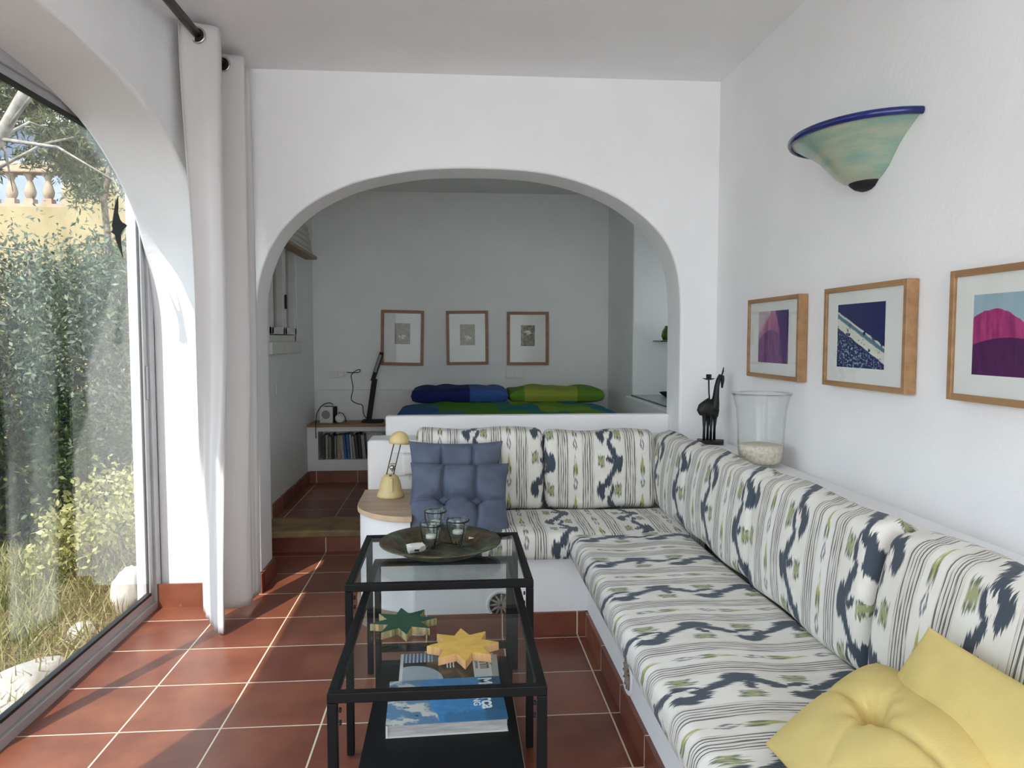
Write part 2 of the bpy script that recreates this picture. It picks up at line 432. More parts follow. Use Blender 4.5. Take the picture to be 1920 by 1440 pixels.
def smooth_curve(pts, n=8):
    out = []
    for i in range(len(pts)-1):
        p0 = pts[max(i-1, 0)]; p1 = pts[i]; p2 = pts[i+1]; p3 = pts[min(i+2, len(pts)-1)]
        for k in range(n):
            t = k/n
            out.append(tuple(0.5*((2*p1[j]) + (-p0[j]+p2[j])*t + (2*p0[j]-5*p1[j]+4*p2[j]-p3[j])*t*t + (-p0[j]+3*p1[j]-3*p2[j]+p3[j])*t**3) for j in (0, 1)))
    out.append(pts[-1]); return out
A = [(-1.0, 1.35), (-0.994, 1.52), (-0.958, 1.68), (-0.875, 1.845), (-0.73, 1.985), (-0.54, 2.085), (-0.35, 2.14), (-0.13, 2.175), (0.14, 2.185),
     (0.42, 2.172), (0.64, 2.13), (0.86, 2.045), (1.03, 1.925), (1.135, 1.80), (1.188, 1.66), (1.205, 1.51), (1.208, 1.35)]
A = smooth_curve(A, 4)
for i in range(1, len(A)):                      # keep a monotone
    if A[i][0] <= A[i-1][0]: A[i] = (A[i-1][0] + 1e-4, A[i][1])
arch_wall('wall_back', A, -1.5, XR+0.01, 0.0, CE+0.02, YA, YB, 'y', 'plaster')
# left wall: big arch around the garden door
half = [(1.65, 1.30), (1.645, 1.42), (1.63, 1.52), (1.60, 1.63), (1.545, 1.75), (1.45, 1.88), (1.32, 1.99), (1.17, 2.08), (1.02, 2.145), (0.84, 2.19), (0.62, 2.225), (0.35, 2.245), (0.0, 2.255)]
cy0 = 2.05
G = [(cy0 - a - 0.05, b) for a, b in half] + [(cy0 + a + 0.05, b) for a, b in reversed(half[:-1])]
G = smooth_curve(G, 3)
for i in range(1, len(G)):
    if G[i][0] <= G[i-1][0]: G[i] = (G[i-1][0] + 1e-4, G[i][1])
arch_wall('wall_left', G, 0.10, YB, 0.0, CE+0.02, XO, XL, 'x', 'plaster')
# thin outer skin around the door frame
ow = MB(); ow.box(-1.56, XO-0.051, 3.74, 6.7, -0.4, 2.86); ow.box(-1.515, XO, 0.0, 3.76, 2.27, 2.86); ow.box(-1.56, XO-0.051, 0.10, 0.28, -0.4, 2.86)
# second opening of the same wall, unseen behind the camera, added for its daylight
ow.box(XO, XL, -2.4, 0.10, 2.35, 2.86); ow.box(XO, XL, -2.4, -2.2, 0, 2.86)
struct(ow, 'wall_left_outer', 'rough_plaster', bevel=0.006)
# alcove walls
aw = MB(); aw.box(-1.5, -1.19, YB, 4.97, 0, 2.8); aw.box(-1.5, -1.19, 5.84, 6.7, 0, 2.8)
aw.box(-1.5, -1.19, 4.97, 5.84, 0, 1.29); aw.box(-1.5, -1.19, 4.97, 5.84, 2.06, 2.8)
struct(aw, 'wall_alcove_left', 'alcove')
struct(MB().box(-1.3, 2.3, 6.50, 6.7, 0, 2.8), 'wall_alcove_back', 'alcove')
ar = MB(); ar.box(1.36, 2.3, 5.58, 6.5, 0, 2.8); ar.box(2.0, 2.3, YB, 5.6, 0, 1.10); ar.box(2.0, 2.3, YB, 5.6, 1.95, 2.8); ar.box(2.0, 2.3, YB, 5.05, 1.1, 1.95); ar.box(2.0, 2.3, 5.50, 5.6, 1.1, 1.95); ar.box(1.30, 2.0, YB, 5.58, 0, 0.875); ar.box(1.6, 2.3, YB-0.15, YB, 0, 2.8)
struct(ar, 'wall_alcove_right', 'alcove', bevel=0.01)
struct(MB().box(-1.17, 1.36, 6.455, 6.5, 0.13, 0.872), 'trim_1', 'alcove', bevel=0.006)
w2 = bpy.data.objects.new('window_2', None); C.objects.link(w2); w2.matrix_world = Matrix.Translation((2.1, 4.75, 1.1)); w2['kind'] = 'structure'
f2 = MB(); f2.box(2.06, 2.12, 5.05, 5.50, 1.10, 1.15); f2.box(2.06, 2.12, 5.05, 5.50, 1.90, 1.95); f2.box(2.06, 2.12, 5.05, 5.10, 1.15, 1.90); f2.box(2.06, 2.12, 5.45, 5.50, 1.15, 1.90)
f2.build('window_frame', 'white_paint', w2); MB().box(2.085, 2.09, 5.10, 5.45, 1.15, 1.90).build('pane', 'glass', w2)
# skirting
struct(MB().box(XO, XL, 3.688, 3.700, 0, 0.115), 'baseboard_left', 'tile')
struct(MB().box(-1.0, -0.985, YA-0.05, YB+0.02, 0, 0.10).box(XL, -0.985, YA-0.016, YA, 0, 0.10), 'baseboard_back', 'tile')
struct(MB().box(-1.19, -1.175, 4.95, 6.16, 0.13, 0.225), 'baseboard_alcove_left', 'tile')
# step: tiled riser with a stone nosing
struct(MB().box(-1.19, -0.42, 4.592, 4.601, 0, 0.10), 'trim_2', 'tile')
st = MB(); st.box(-1.19, -0.425, 4.575, 4.93, 0.092, 0.139)
struct(st, 'trim_3', 'stone', bevel=0.012)

# alcove window with folded blind
struct(MB().box(-1.22, -1.165, 4.93, 5.88, 1.205, 1.288), 'trim_4', 'white_paint', bevel=0.008)
wn = bpy.data.objects.new('window_1', None); C.objects.link(wn); wn.location = (-1.25, 5.4, 1.29); wn['kind'] = 'structure'
wn.matrix_world = Matrix.Translation((-1.25, 5.4, 1.29))
fr = MB()
fr.box(-1.27, -1.20, 4.97, 5.84, 1.29, 1.335); fr.box(-1.27, -1.20, 4.97, 5.84, 2.02, 2.06)
fr.box(-1.27, -1.20, 5.80, 5.84, 1.29, 2.06); fr.box(-1.27, -1.20, 4.97, 5.01, 1.29, 2.06)
fr.build('window_frame', 'white_paint', wn, bevel=0.004)
for y0, y1 in ((5.02, 5.40), (5.41, 5.79)):
    s = MB(); s.box(-1.245, -1.185, y0, y0+0.05, 1.34, 2.02); s.box(-1.245, -1.185, y1-0.05, y1, 1.34, 2.02)
    s.box(-1.245, -1.185, y0, y1, 1.34, 1.39); s.box(-1.245, -1.185, y0, y1, 1.97, 2.02)
    so_ = s.build('sash', 'white_paint', wn, bevel=0.004)
    MB().box(-1.232, -1.227, y0+0.045, y1-0.045, 1.385, 1.975).build('pane', 'glass', so_)
MB().box(-1.185, -1.17, 5.395, 5.41, 1.52, 1.62).build('handle', 'dark', wn)
MB().box(-1.37, -1.34, 4.97, 5.84, 1.29, 2.06).build('shutter', 'grey_shutter', wn)
bl = thing('roman_blind', 'folded white roman blind above the small alcove window', 'blind', (-1.15, 5.4, 1.96))
f = MB()
for k in range(5):
    z = 1.99 + 0.045*k; d = 0.055 - 0.007*k
    f.tube([(-1.165+d*0.3, 4.90, z), (-1.165+d*0.3, 6.15-0.03*k, z)], 0.030, 10)
f.box(-1.185, -1.165, 4.90, 6.10, 2.0, 2.35)
f.build('blind_cloth', 'print_paper', bl); MB().box(-1.185, -1.09, 4.88, 6.17, 1.945, 1.97).build('bottom_bar', 'tan', bl, bevel=0.005)

# ------------------------------------------------------------------ garden door (sliding, aluminium)
dr = bpy.data.objects.new('door_1', None); C.objects.link(dr); dr.location = (-1.475, 2, 0); dr['kind'] = 'structure'
dr.matrix_world = Matrix.Translation((-1.475, 2, 0))
d = MB()
d.box(-1.51, -1.442, 0.3, 3.74, -0.02, 0.035)      # sill rail
d.box(-1.51, -1.442, 0.3, 3.74, 2.20, 2.275)       # head
d.box(-1.51, -1.442, 3.685, 3.74, 0.0, 2.275)      # far stile
d.box(-1.51, -1.442, 0.28, 0.34, 0.0, 2.275)
d.build('door_frame', 'alu', dr, bevel=0.003)
d = MB(); d.box(-1.498, -1.46, 2.37, 2.44, 0.03, 2.2); d.build('meeting_stile', 'alu', dr, bevel=0.003)
d = MB(); d.box(-1.485, -1.455, 3.64, 3.685, 0.035, 2.2); d.box(-1.485, -1.455, 2.44, 3.64, 0.035, 0.08); d.box(-1.485, -1.455, 2.44, 3.64, 2.165, 2.2)
lf = d.build('door_leaf', 'alu', dr, bevel=0.002)
d = MB(); d.box(-1.472, -1.462, 3.634, 3.641, 0.08, 2.165); d.box(-1.474, -1.45, 2.44, 3.64, 0.078, 0.09); d.box(-1.474, -1.45, 2.44, 3.64, 2.155, 2.166)
d.build('gasket', 'gasket', lf)
MB().box(-1.466, -1.460, 2.44, 3.636, 0.082, 2.162).build('pane', 'door_glass', lf)
MB().box(-1.486, -1.480, 1.06, 2.40, 0.035, 2.2).build('pane', 'door_glass', dr)
MB().box(-1.50, -1.46, 0.34, 1.06, 0.035, 2.2).build('sun_block_panel', 'grey_shutter', dr)  # unseen panel, added to cut off the near edge of the floor sun patch
MB().box(-1.456, -1.448, 3.655, 3.672, 1.02, 1.18).build('door_handle', 'alu', dr, bevel=0.003)
# bird-warning sticker
bird = [(0.0, 0.235), (-0.012, 0.19), (-0.022, 0.12), (-0.026, 0.095), (-0.021, 0.078), (-0.03, 0.066), (-0.016, 0.06), (-0.010, 0.03), (0.004, -0.01),
        (0.012, -0.035), (0.008, 0.0), (0.006, 0.035), (0.006, 0.07), (0.014, 0.09), (0.032, 0.118), (0.022, 0.122), (0.012, 0.124), (0.004, 0.135), (-0.002, 0.16), (0.0, 0.19)]
mt = Matrix(((0, 0, 1, -1.459), (2.7, 0, 0, 3.43), (0, 1, 0, 1.70), (0, 0, 0, 1)))
tag(MB().prism(bird, 0, 0.0015, mat=mt).build('bird_sticker', 'dark'), 'black swift silhouette sticker on the garden door glass', 'sticker')

# ------------------------------------------------------------------ masonry bench
bn = thing('masonry_bench', 'white plastered L-shaped built-in bench with tiled skirting under the patterned cushions', 'bench', (0.9, 3.2, 0))
b = MB()
b.box(-0.19, XR, 3.22, 3.88, 0, 0.345)                  # back run
b.box(0.592, XR, -1.2, 3.24, 0, 0.345)                  # right run
b.build('seat_base', 'plaster', bn, bevel=0.02, seg=3)
b = MB(); b.box(1.16, XR, -1.2, 3.9, 0.345, 0.78)
b.build('back_ledge', 'plaster', bn, bevel=0.025, seg=3)
b = MB(); b.box(-0.445, 1.17, 3.87, 4.08, 0.3, 0.785); b.build('low_wall', 'plaster', bn, bevel=0.015, seg=3)
b = MB(); b.box(-0.37, 1.21, 4.08, 4.15, 0.3, 0.889); b.build('parapet', 'plaster', bn, bevel=0.012, seg=3)
cx, cyy, R_ = -0.15, 3.555, 0.30
arc = [(-0.45 + 0.30*(1-cos(a)), 3.555 - 0.305*sin(a)) for a in [i*pi/2/14 for i in range(15)]]
body = [(-0.445, 4.60)] + [(x+0.004, y+0.006) for x, y in arc] + [(-0.19+0.02, 3.256), (-0.17, 4.60)]
MB().prism([(-0.445, 4.60), (-0.445, 3.56)] + [(x+0.006, y+0.006) for x, y in arc[1:]] + [(-0.188, 3.256) if False else (-0.148, 3.256), (-0.148, 4.60)], 0, 0.345).build('corner_body', 'plaster', bn)
MB().prism([(-0.445, 3.90), (-0.445, 3.56)] + [p for p in [(x+0.006, y+0.006) for x, y in arc[1:]] if p[0] < -0.192] + [(-0.192, 3.262), (-0.192, 3.90)], 0.345, 0.505).build('corner_body', 'plaster', bn)
b = MB(); b.box(-0.13, 0.592, 3.205, 3.22, 0, 0.10); b.box(0.577, 0.592, -1.2, 3.22, 0, 0.10)
b.build('tile_skirting', 'tile', bn)
b = MB()
o1 = [(x-0.010, y-0.012) for x, y in arc]; o2 = [(x+0.004, y+0.004) for x, y in arc]
b.prism([(-0.46, 3.9)] + o1 + [(-0.13, 3.24), (-0.13, 3.256)] + list(reversed(o2)) + [(-0.446, 3.9)], 0, 0.098)
b.build('curved_skirting', 'tan', bn)
tp = thing('corner_tabletop', 'light brown wooden corner tabletop with a rounded edge beside the bench', 'table top', (-0.32, 3.6, 0.505))
pw = [(-0.458, 3.868), (-0.455, 3.56)] + [p for p in [(x-0.004, y-0.008) for x, y in arc[1:]] if p[0] < -0.19] + [(-0.185, 3.252), (-0.185, 3.868)]
MB().prism(pw, 0.506, 0.530, 0, msides=1).build('top', ['table_wood', 'table_edge'], tp, bevel=0.002)
# round covers with a wrought grille
def vent(name, label, mat, extra=False):
    t_ = thing(name, label, 'vent'); 
    r = MB(); r.lathe([(0.050, 0.0), (0.056, 0.004), (0.060, 0.007), (0.066, 0.004), (0.068, 0.0)], n=28, mat=mat); r.build('rim', 'rough_plaster', t_)
    MB().lathe([(0.0, 0.001), (0.052, 0.001)], n=28, mat=mat).build('recess_shade', 'dark', t_)  # flat dark disc stands in for the shaded hole behind the grille
    g = MB()
    for k in range(12):
        a = 2*pi*k/12; p0 = mat @ Vector((0.006*cos(a), 0.006*sin(a), 0.004)); p1 = mat @ Vector((0.049*cos(a), 0.049*sin(a), 0.004))
        g.tube([p0, (p0+p1)/2 + Vector((0.002, 0, 0.002)), p1], [0.003, 0.006, 0.0035], 6)
    g.build('grille', plain('grille_plaster', rgb(150, 135, 122), 0.8, 0, 0.3, 60), t_)
    return t_
vent('round_vent', 'round plaster vent with brown spokes low on the back bench face', Matrix.Translation((0.206, 3.2195, 0.137)) @ Matrix.Rotation(pi/2, 4, 'X'))
vent('round_vent', 'round rusty vent low on the side of the long bench', Matrix.Translation((0.5915, 2.45, 0.160)) @ Matrix.Rotation(-pi/2, 4, 'Y'))

# ------------------------------------------------------------------ cushions
def rr_profile(a0, a1, b0, b1, r, puff, n=7):
    """closed rounded rectangle in (a,b); puff bows the long faces outward"""
    pts = []
    for (ca, cb, s0) in ((a1-r, b1-r, 0), (a0+r, b1-r, 90), (a0+r, b0+r, 180), (a1-r, b0+r, 270)):
        for k in range(n):
            an = radians(s0 + 90*k/(n-1)); pts.append((ca + r*cos(an), cb + r*sin(an)))
    # subdivide straight stretches
    out = []
    for i, p in enumerate(pts):
        q = pts[(i+1) % len(pts)]; out.append(p)
        L = math.hypot(q[0]-p[0], q[1]-p[1]); m_ = int(L/0.035)
        for k in range(1, m_+1):
            t = k/(m_+1); x = p[0]+(q[0]-p[0])*t; y = p[1]+(q[1]-p[1])*t
            w = puff*4*t*(1-t); nx, ny = (q[1]-p[1])/L, -(q[0]-p[0])/L
            out.append((x + nx*w, y + ny*w))
    return out
def cushion(name, label, prof_args, s0, s1, M4, u0, v0, endr=0.03, group=None, seed=0, flip=1, uvscale=1.0, sag=0.006):
    """prof in local (a,b), length along s; M4 maps local (s,a,b) to world"""
    rnd = random.Random(seed)
    a0, a1, b0, b1, r, puff = prof_args
    P = rr_profile(a0, a1, b0, b1, r, puff); n = len(P)
    ca, cb = (a0+a1)/2, (b0+b1)/2
    arcl = [0]
    for i in range(n): arcl.append(arcl[-1] + math.hypot(P[(i+1) % n][0]-P[i][0], P[(i+1) % n][1]-P[i][1]))
    st_ = []
    for k in range(6):
        a = pi/2*k/5; st_.append((s0 + endr*(1-cos(pi/2-a)) if False else s0 + endr*(1-sin(a)), endr*(1-cos(a))))
    left = [(s0 + endr*(1-sin(pi/2*k/5)), endr*(1-cos(pi/2*k/5))) for k in range(5, -1, -1)]
    left = [(s0 + endr*(1-cos(pi/2*k/5)), endr*(1-sin(pi/2*k/5))) for k in range(0, 6)]
    mid = [(s0+endr + (s1-s0-2*endr)*k/24, 0) for k in range(1, 24)]
    right = [(s1 - (p[0]-s0), p[1]) for p in reversed(left)]
    stn = left + mid + right
    V = []; 
    ph = rnd.random()*6
    for (s, ins) in stn:
        for (a, b) in P:
            da, db = a-ca, b-cb
            fa = (abs(da)-ins)/abs(da) if abs(da) > 1e-6 else 1; fb = (abs(db)-ins)/abs(db) if abs(db) > 1e-6 else 1
            tt = (s-s0)/(s1-s0); w = sag*(sin(tt*9+ph) * sin(a*17+b*13+ph))
            V.append(M4 @ Vector((s, ca + da*max(fa, 0) + w*0.6, cb + db*max(fb, 0) + w)))
    F = []; UV = []
    for i in range(len(stn)-1):
        for j in range(n):
            j2 = (j+1) % n
            F.append((i*n+j, i*n+j2, (i+1)*n+j2, (i+1)*n+j))
            ua, ub = stn[i][0]+u0, stn[i+1][0]+u0
            va, vb = v0 + flip*arcl[j], v0 + flip*arcl[j+1]
            UV.append(((ua, va), (ua, vb), (ub, vb), (ub, va)))
    F.append(tuple(range(n-1, -1, -1))); UV.append(tuple((s0+u0+P[k][0]*0.3, v0+P[k][1]) for k in range(n-1, -1, -1)))
    F.append(tuple((len(stn)-1)*n + k for k in range(n))); UV.append(tuple((s1+u0+P[k][0]*0.3, v0+P[k][1]) for k in range(n)))
    mb = MB(); mb.add(V, F, 0, UV, True)
    o = mb.build(name, 'fabric'); tag(o, label, 'cushion', group); return o
def frame(o, s, a, b):
    m = Matrix.Identity(4)
    for i, c in enumerate((Vector(s), Vector(a), Vector(b), Vector(o))):
        for k in range(3): m[k][i] = c[k]
    return m
def ang(v, axis, deg): return Matrix.Rotation(radians(deg), 3, axis) @ Vector(v)
# zigzag centres fall where the photo shows them; UV u = 0 mod .34 is a zigzag centre
# seat cushions: length s, depth a, height b
SX = frame((0, 0, 0), (1, 0, 0), (0, 1, 0), (0, 0, 1))
cushion('seat_cushion', 'ikat seat cushion on the back bench, stripes running front to back', (3.155, 3.66, 0.347, 0.462, 0.035, 0.004), -0.185, 1.12, SX, -0.483, 0.0, seed=1)
SY = frame((0, 0, 0), (0, 1, 0), (1, 0, 0), (0, 0, 1))
cushion('seat_cushion', 'long ikat seat cushion on the side bench, stripes running across it', (0.495, 1.04, 0.347, 0.465, 0.04, 0.004), 0.1, 3.15, SY, -2.384+0.0, 0.07, seed=2)
# back cushions along the back run: length X, thickness Y, height Z (lean a little)
def backX(label, x0, x1, u0, h, seed, lean=6):
    o = (0, 3.63, 0.462); a = ang((0, 1, 0), 'X', -lean); b_ = ang((0, 0, 1), 'X', -lean)
    cushion('back_cushion', label, (0, 0.155, 0, h, 0.05, 0.010), x0, x1, frame(o, (1, 0, 0), a, b_), u0, 0.12, 0.035, 'ikat back cushions', seed)
backX('ikat back cushion behind the blue pillows at the lamp end', -0.185, 0.447, -0.103, 0.40, 3)
backX('ikat back cushion in the middle of the back run, beside the bench corner', 0.452, 1.02, -0.451-0.34+0.016, 0.385, 4)
def backY(label, y0, y1, u0, h, seed, lean=5, x=1.0, th=0.15):
    o = (x, 0, 0.462); a = ang((1, 0, 0), 'Y', lean); b_ = ang((0, 0, 1), 'Y', lean)
    cushion('back_cushion', label, (0, th, 0, h, 0.05, 0.012), y0, y1, frame(o, (0, 1, 0), a, b_), u0, 0.05, 0.035, 'ikat back cushions', seed)
backY('ikat back cushion in the bench corner, under the giraffe', 3.19, 3.78, -3.60, 0.375, 5)
backY('ikat back cushion beside the glass vase', 2.455, 3.195, -2.86, 0.385, 6)
backY('ikat back cushion below the two small pictures', 1.725, 2.450, -2.113, 0.395, 7, x=0.995)
backY('ikat back cushion behind the yellow pillows', 0.95, 1.70, -1.335, 0.40, 8, x=0.985, th=0.17, lean=8)

# tufted pillows
def pillow(name, label, mat, center, e1, e2, w, h, t, tufts, seed, cat='pillow', sharp=1.0, group=None, skew=False, sy=1.0, pinch=0.085):
    rnd = random.Random(seed); e1 = Vector(e1).normalized(); e2 = Vector(e2).normalized(); e2 = e2 if skew else (e2 - e1*e2.dot(e1)).normalized(); e3 = e1.cross(e2).normalized()
    N = 110; V = []; F = []
    ph = [rnd.random()*6 for _ in range(6)]
    xs = sorted(set(p[0] for p in tufts)); ys = sorted(set(p[1] for p in tufts))
    for side in (1, -1):
        for i in range(N+1):
            for j in range(N+1):
                x = -1 + 2*i/N; y = -1 + 2*j/N
                x = math.sin(x*pi/2)*0.35 + x*0.65; y = math.sin(y*pi/2)*0.35 + y*0.65
                prof = max(0, (1-abs(x)**2.4))**0.58 * max(0, (1-abs(y)**2.4))**0.58
                z = t/2*prof
                X_, Y_ = x*w/2, y*h/2
                for (tx, ty) in tufts:
                    d2 = (X_-tx)**2 + (Y_-ty)**2; dd = math.sqrt(d2)
                    z *= 1 - 0.62*math.exp(-d2/(2*0.024**2)) - 0.20*math.exp(-d2/(2*0.06**2))
                    an = math.atan2(Y_-ty, X_-tx)
                    z += 0.0035*sin(an*7+ph[0]+tx*30)*math.exp(-((dd-0.045)/0.03)**2)*prof
                for q in xs: z -= 0.013*sharp*math.exp(-abs(X_-q - 0.006*sin(Y_*20+ph[1]))/0.009)*prof
                for q in ys: z -= 0.016*sharp*sy*math.exp(-abs(Y_-q - 0.008*sin(X_*20+ph[2]))/0.011)*prof
                z += 0.004*sin(X_*16+ph[3])*sin(Y_*19+ph[4])*prof
                pin = 1 - pinch*(1-y*y)*abs(x)**2.5; pin2 = 1 - pinch*(1-x*x)*abs(y)**2.5
                P = Vector(center) + e1*(X_*pin) + e2*(Y_*pin2) + e3*(side*max(z, 0.0))
                V.append(P)
    o = 0
    for sidx in range(2):
        for i in range(N):
            for j in range(N):
                k = sidx*(N+1)**2 + i*(N+1) + j; F.append((k, k+1, k+N+2, k+N+1) if sidx else (k, k+N+1, k+N+2, k+1))
    mb = MB(); mb.add(V, F, 0, None, True); ob = mb.build(name, mat)
    bm = bmesh.new(); bm.from_mesh(ob.data); bmesh.ops.remove_doubles(bm, verts=bm.verts, dist=0.0004)
    bmesh.ops.recalc_face_normals(bm, faces=bm.faces); bm.to_mesh(ob.data); bm.free()
    tag(ob, label, cat, group); return ob
T4 = [(-0.075, -0.075), (0.075, -0.075), (-0.075, 0.075), (0.075, 0.075)]
T2 = [(-0.072, -0.01), (0.078, -0.01)]
pillow('blue_pillow', 'slate blue tufted pillow behind the other blue pillow, its top edge showing', 'blue_cloth', (0.010, 3.545, 0.645), (1, 0.0, -0.01), (0, 0.32, 0.9), 0.455, 0.36, 0.13, T2, 2, sharp=2.6)
pillow('blue_pillow', 'slate blue tufted pillow leaning in front, crumpled with deep creases', 'blue_cloth', (0.025, 3.375, 0.580), (1, -0.02, -0.015), (0, 0.50, 0.62), 0.465, 0.375, 0.17, T2, 3, sharp=3.2)
T1 = [(-0.07, 0.0)]
pillow('yellow_pillow', 'pale yellow tufted pillow lying in front on the seat with a deep crease', 'yellow_cloth', (0.800, 1.270, 0.552), (0.345, 0.215, 0.05), (0.010, -0.43, 0.035), 0.43, 0.47, 0.17, [(-0.01, -0.03)], 5, sharp=1.7, skew=True, sy=0.15, pinch=0.03)
pillow('yellow_pillow', 'mustard yellow pillow wedged behind, against the patterned back cushion', 'yellow_cloth', (0.915, 1.235, 0.580), (0.0, -1.0, 0.02), (-0.12, 0.30, -0.62), 0.46, 0.36, 0.11, [], 6, skew=True, pinch=0.04)

# ------------------------------------------------------------------ nest of tables
def bar(mb, x0, x1, y0, y1, z0, z1): mb.box(x0, x1, y0, y1, z0, z1)
def glass_table(label, x0, x1, y0, y1, h, shelf=None):
    t_ = thing('side_table' if shelf is None else 'coffee_table', label, 'table', ((x0+x1)/2, (y0+y1)/2, 0)); w = 0.023
    f = MB()
    f.box(x0, x1, y0, y0+w, h-0.024, h); f.box(x0, x1, y1-w, y1, h-0.024, h)
    f.box(x0, x0+w, y0+w, y1-w, h-0.024, h); f.box(x1-w, x1, y0+w, y1-w, h-0.024, h)
    f.build('top_frame', 'black', t_, bevel=0.0025)
    for x in (x0, x1-w):
        for y in (y0, y1-w):
            MB().box(x, x+w, y, y+w, 0.004, h-0.024).build('leg', 'black', t_, bevel=0.0025)
    gm = MB(); gm.box(x0+w-0.006, x1-w+0.006, y0+w-0.006, y1-w+0.006, h-0.010, h-0.004); gm.build('glass_top', 'glass', t_)
    if shelf:
        MB().box(x0+w, x1-w, y0+0.004, y1-0.004, shelf-0.022, shelf).build('shelf', 'black_panel', t_, bevel=0.002)
        f = MB(); f.box(x0+w, x1-w, y1-0.02, y1, shelf+0.035, shelf+0.06); f.build('rear_rail', 'black', t_, bevel=0.002)
    for x in (x0+w, x1-w-0.014):
        pads = MB()
        for zz in (h-0.045, h-0.075): pads.tube([(x+(0.003 if x < 0 else 0.011), y0+0.013, zz), (x+(0.008 if x < 0 else 0.006), y0+0.013, zz)], 0.006, 10)
        pads.build('screw_head', 'dark', t_)
    return t_
glass_table('low black metal table with glass top and black lower shelf', -0.292, 0.216, 1.683, 2.735, 0.50, 0.118)
glass_table('taller black metal table with glass top straddling the rear of the low one', -0.338, 0.250, 2.295, 2.885, 0.55)

# tray of patinated metal, oval-ish round
tr = thing('round_tray', 'dark green patinated round metal dish on the taller glass table', 'tray', (-0.048, 2.63, 0.551))
m_, t_, b_ = new_mat('green_patina'); v_, x_, y_, z_ = coords(t_)
t_.links.new(mixc(t_, noise(t_, v_, 9, 4, 0.6).step(0.42, 0.60), mixc(t_, noise(t_, v_, 22, 5, 0.65).step(0.35, 0.65), rgb(52, 44, 32), rgb(98, 84, 62)), mixc(t_, noise(t_, v_, 26, 4).step(0.4, 0.6), rgb(48, 52, 42), rgb(94, 108, 88))), b_.inputs['Base Color'])
b_.inputs['Metallic'].default_value = 0.35; b_.inputs['Roughness'].default_value = 0.5; bump(t_, b_, noise(t_, v_, 60, 4), 0.4, 0.003)
MB().lathe([(0.0, 0.002), (0.125, 0.002), (0.142, 0.010), (0.166, 0.030), (0.180, 0.038), (0.214, 0.044), (0.216, 0.040), (0.182, 0.034), (0.166, 0.024), (0.140, 0.004), (0.122, 0.0), (0.0, 0.0)],
           (-0.048, 2.63, 0.551), 56).build('dish', m_, tr)
# wire candle holder with three glasses
GL = [(-0.082, 2.655, 0.585, 'front left'), (0.014, 2.69, 0.590, 'right'), (-0.070, 2.80, 0.600, 'rear')]
hd = thing('candle_holder', 'black bent-wire stand holding three little glasses on the dish', 'candle holder', (-0.045, 2.71, 0.556))
for (x, y, z, _) in GL:
    r = MB(); n = 28
    ring = [(x+0.0405*cos(2*pi*k/n), y+0.0405*sin(2*pi*k/n), z+0.058) for k in range(n+1)]
    r.tube(ring, 0.0026, 8, cap=False); r.build('ring', 'iron', hd)
    for k in range(3):
        a = 2*pi*k/3 - pi/2 + 0.6; dx, dy = cos(a), sin(a)
        r = MB(); zb = 0.558
        r.tube([(x+dx*0.0405, y+dy*0.0405, z+0.058), (x+dx*0.038, y+dy*0.038, z+0.03), (x+dx*0.030, y+dy*0.030, z+0.005), (x+dx*0.022, y+dy*0.022, zb+0.008),
                (x+dx*0.016, y+dy*0.016, zb), (x+dx*0.008, y+dy*0.008, zb+0.004), (x+dx*0.008, y+dy*0.008, zb+0.012)], 0.0021, 8)
        r.build('wire_leg', 'iron', hd)
MB().tube([(-0.082, 2.655, 0.559), (-0.04, 2.71, 0.562), (0.014, 2.69, 0.559)], 0.003, 8).tube([(-0.04, 2.71, 0.562), (-0.07, 2.8, 0.559)], 0.003, 8).build('base_wire', 'iron', hd)
for (x, y, z, w_) in GL:
    g_ = thing('tealight_glass', {'front left': 'small clear glass with a white tealight, the front one in the wire stand', 'right': 'small clear glass with a white tealight set at the right of the wire stand',
               'rear': 'small clear glass at the back of the wire stand, its rim standing highest'}[w_], 'candle glass', (x, y, z))
    MB().lathe([(0.0, 0.0), (0.028, 0.0), (0.032, 0.006), (0.0365, 0.045), (0.0395, 0.072), (0.0375, 0.072), (0.0345, 0.045), (0.030, 0.010), (0.0, 0.008)], (x, y, z), 28).build('cup', 'cup_glass', g_)
    MB().lathe([(0.0, 0.0), (0.019, 0.0), (0.019, 0.011), (0.018, 0.012), (0.0, 0.0115)], (x, y, z+0.010), 20).build('tealight', 'wax', g_)
def crumple(name, label, cat, c, s, mat, seed, rz=0.0):
    rnd = random.Random(seed); bm = bmesh.new(); bmesh.ops.create_icosphere(bm, subdivisions=2, radius=1)
    for v in bm.verts:
        k = 0.8 + rnd.random()*0.35; p = v.co
        q = Vector([math.copysign(abs(p[i])**0.6, p[i])*s[i]*k for i in range(3)]); q.z = max(q.z, -s[2]*0.9)
        q = Matrix.Rotation(rz, 3, 'Z') @ q; v.co = q + Vector(c)
    me = bpy.data.meshes.new(name); bm.to_mesh(me); bm.free(); me.materials.append(M[mat]); o = bpy.data.objects.new(name, me); C.objects.link(o)
    tag(o, label, cat); return o
pk = crumple('paper_packet', 'crumpled white paper packet with a black mark lying in the dish', 'packet', (-0.135, 2.60, 0.575), (0.034, 0.026, 0.016), 'print_paper', 4, 0.3)
k_ = MB().box(-0.137, -0.121, 2.570, 2.572, 0.572, 0.578).build('black_mark', 'dark'); k_.parent = pk
lt = thing('matchbox', 'small white matchbox lying at the far side of the dish', 'matchbox', (0.075, 2.735, 0.562))
MB().box(-0.024, 0.024, -0.011, 0.011, 0, 0.010, mat=Matrix.Translation((0.08, 2.735, 0.5625)) @ Matrix.Rotation(-0.5, 4, 'Z')).build('box', 'print_paper', lt, bevel=0.001)
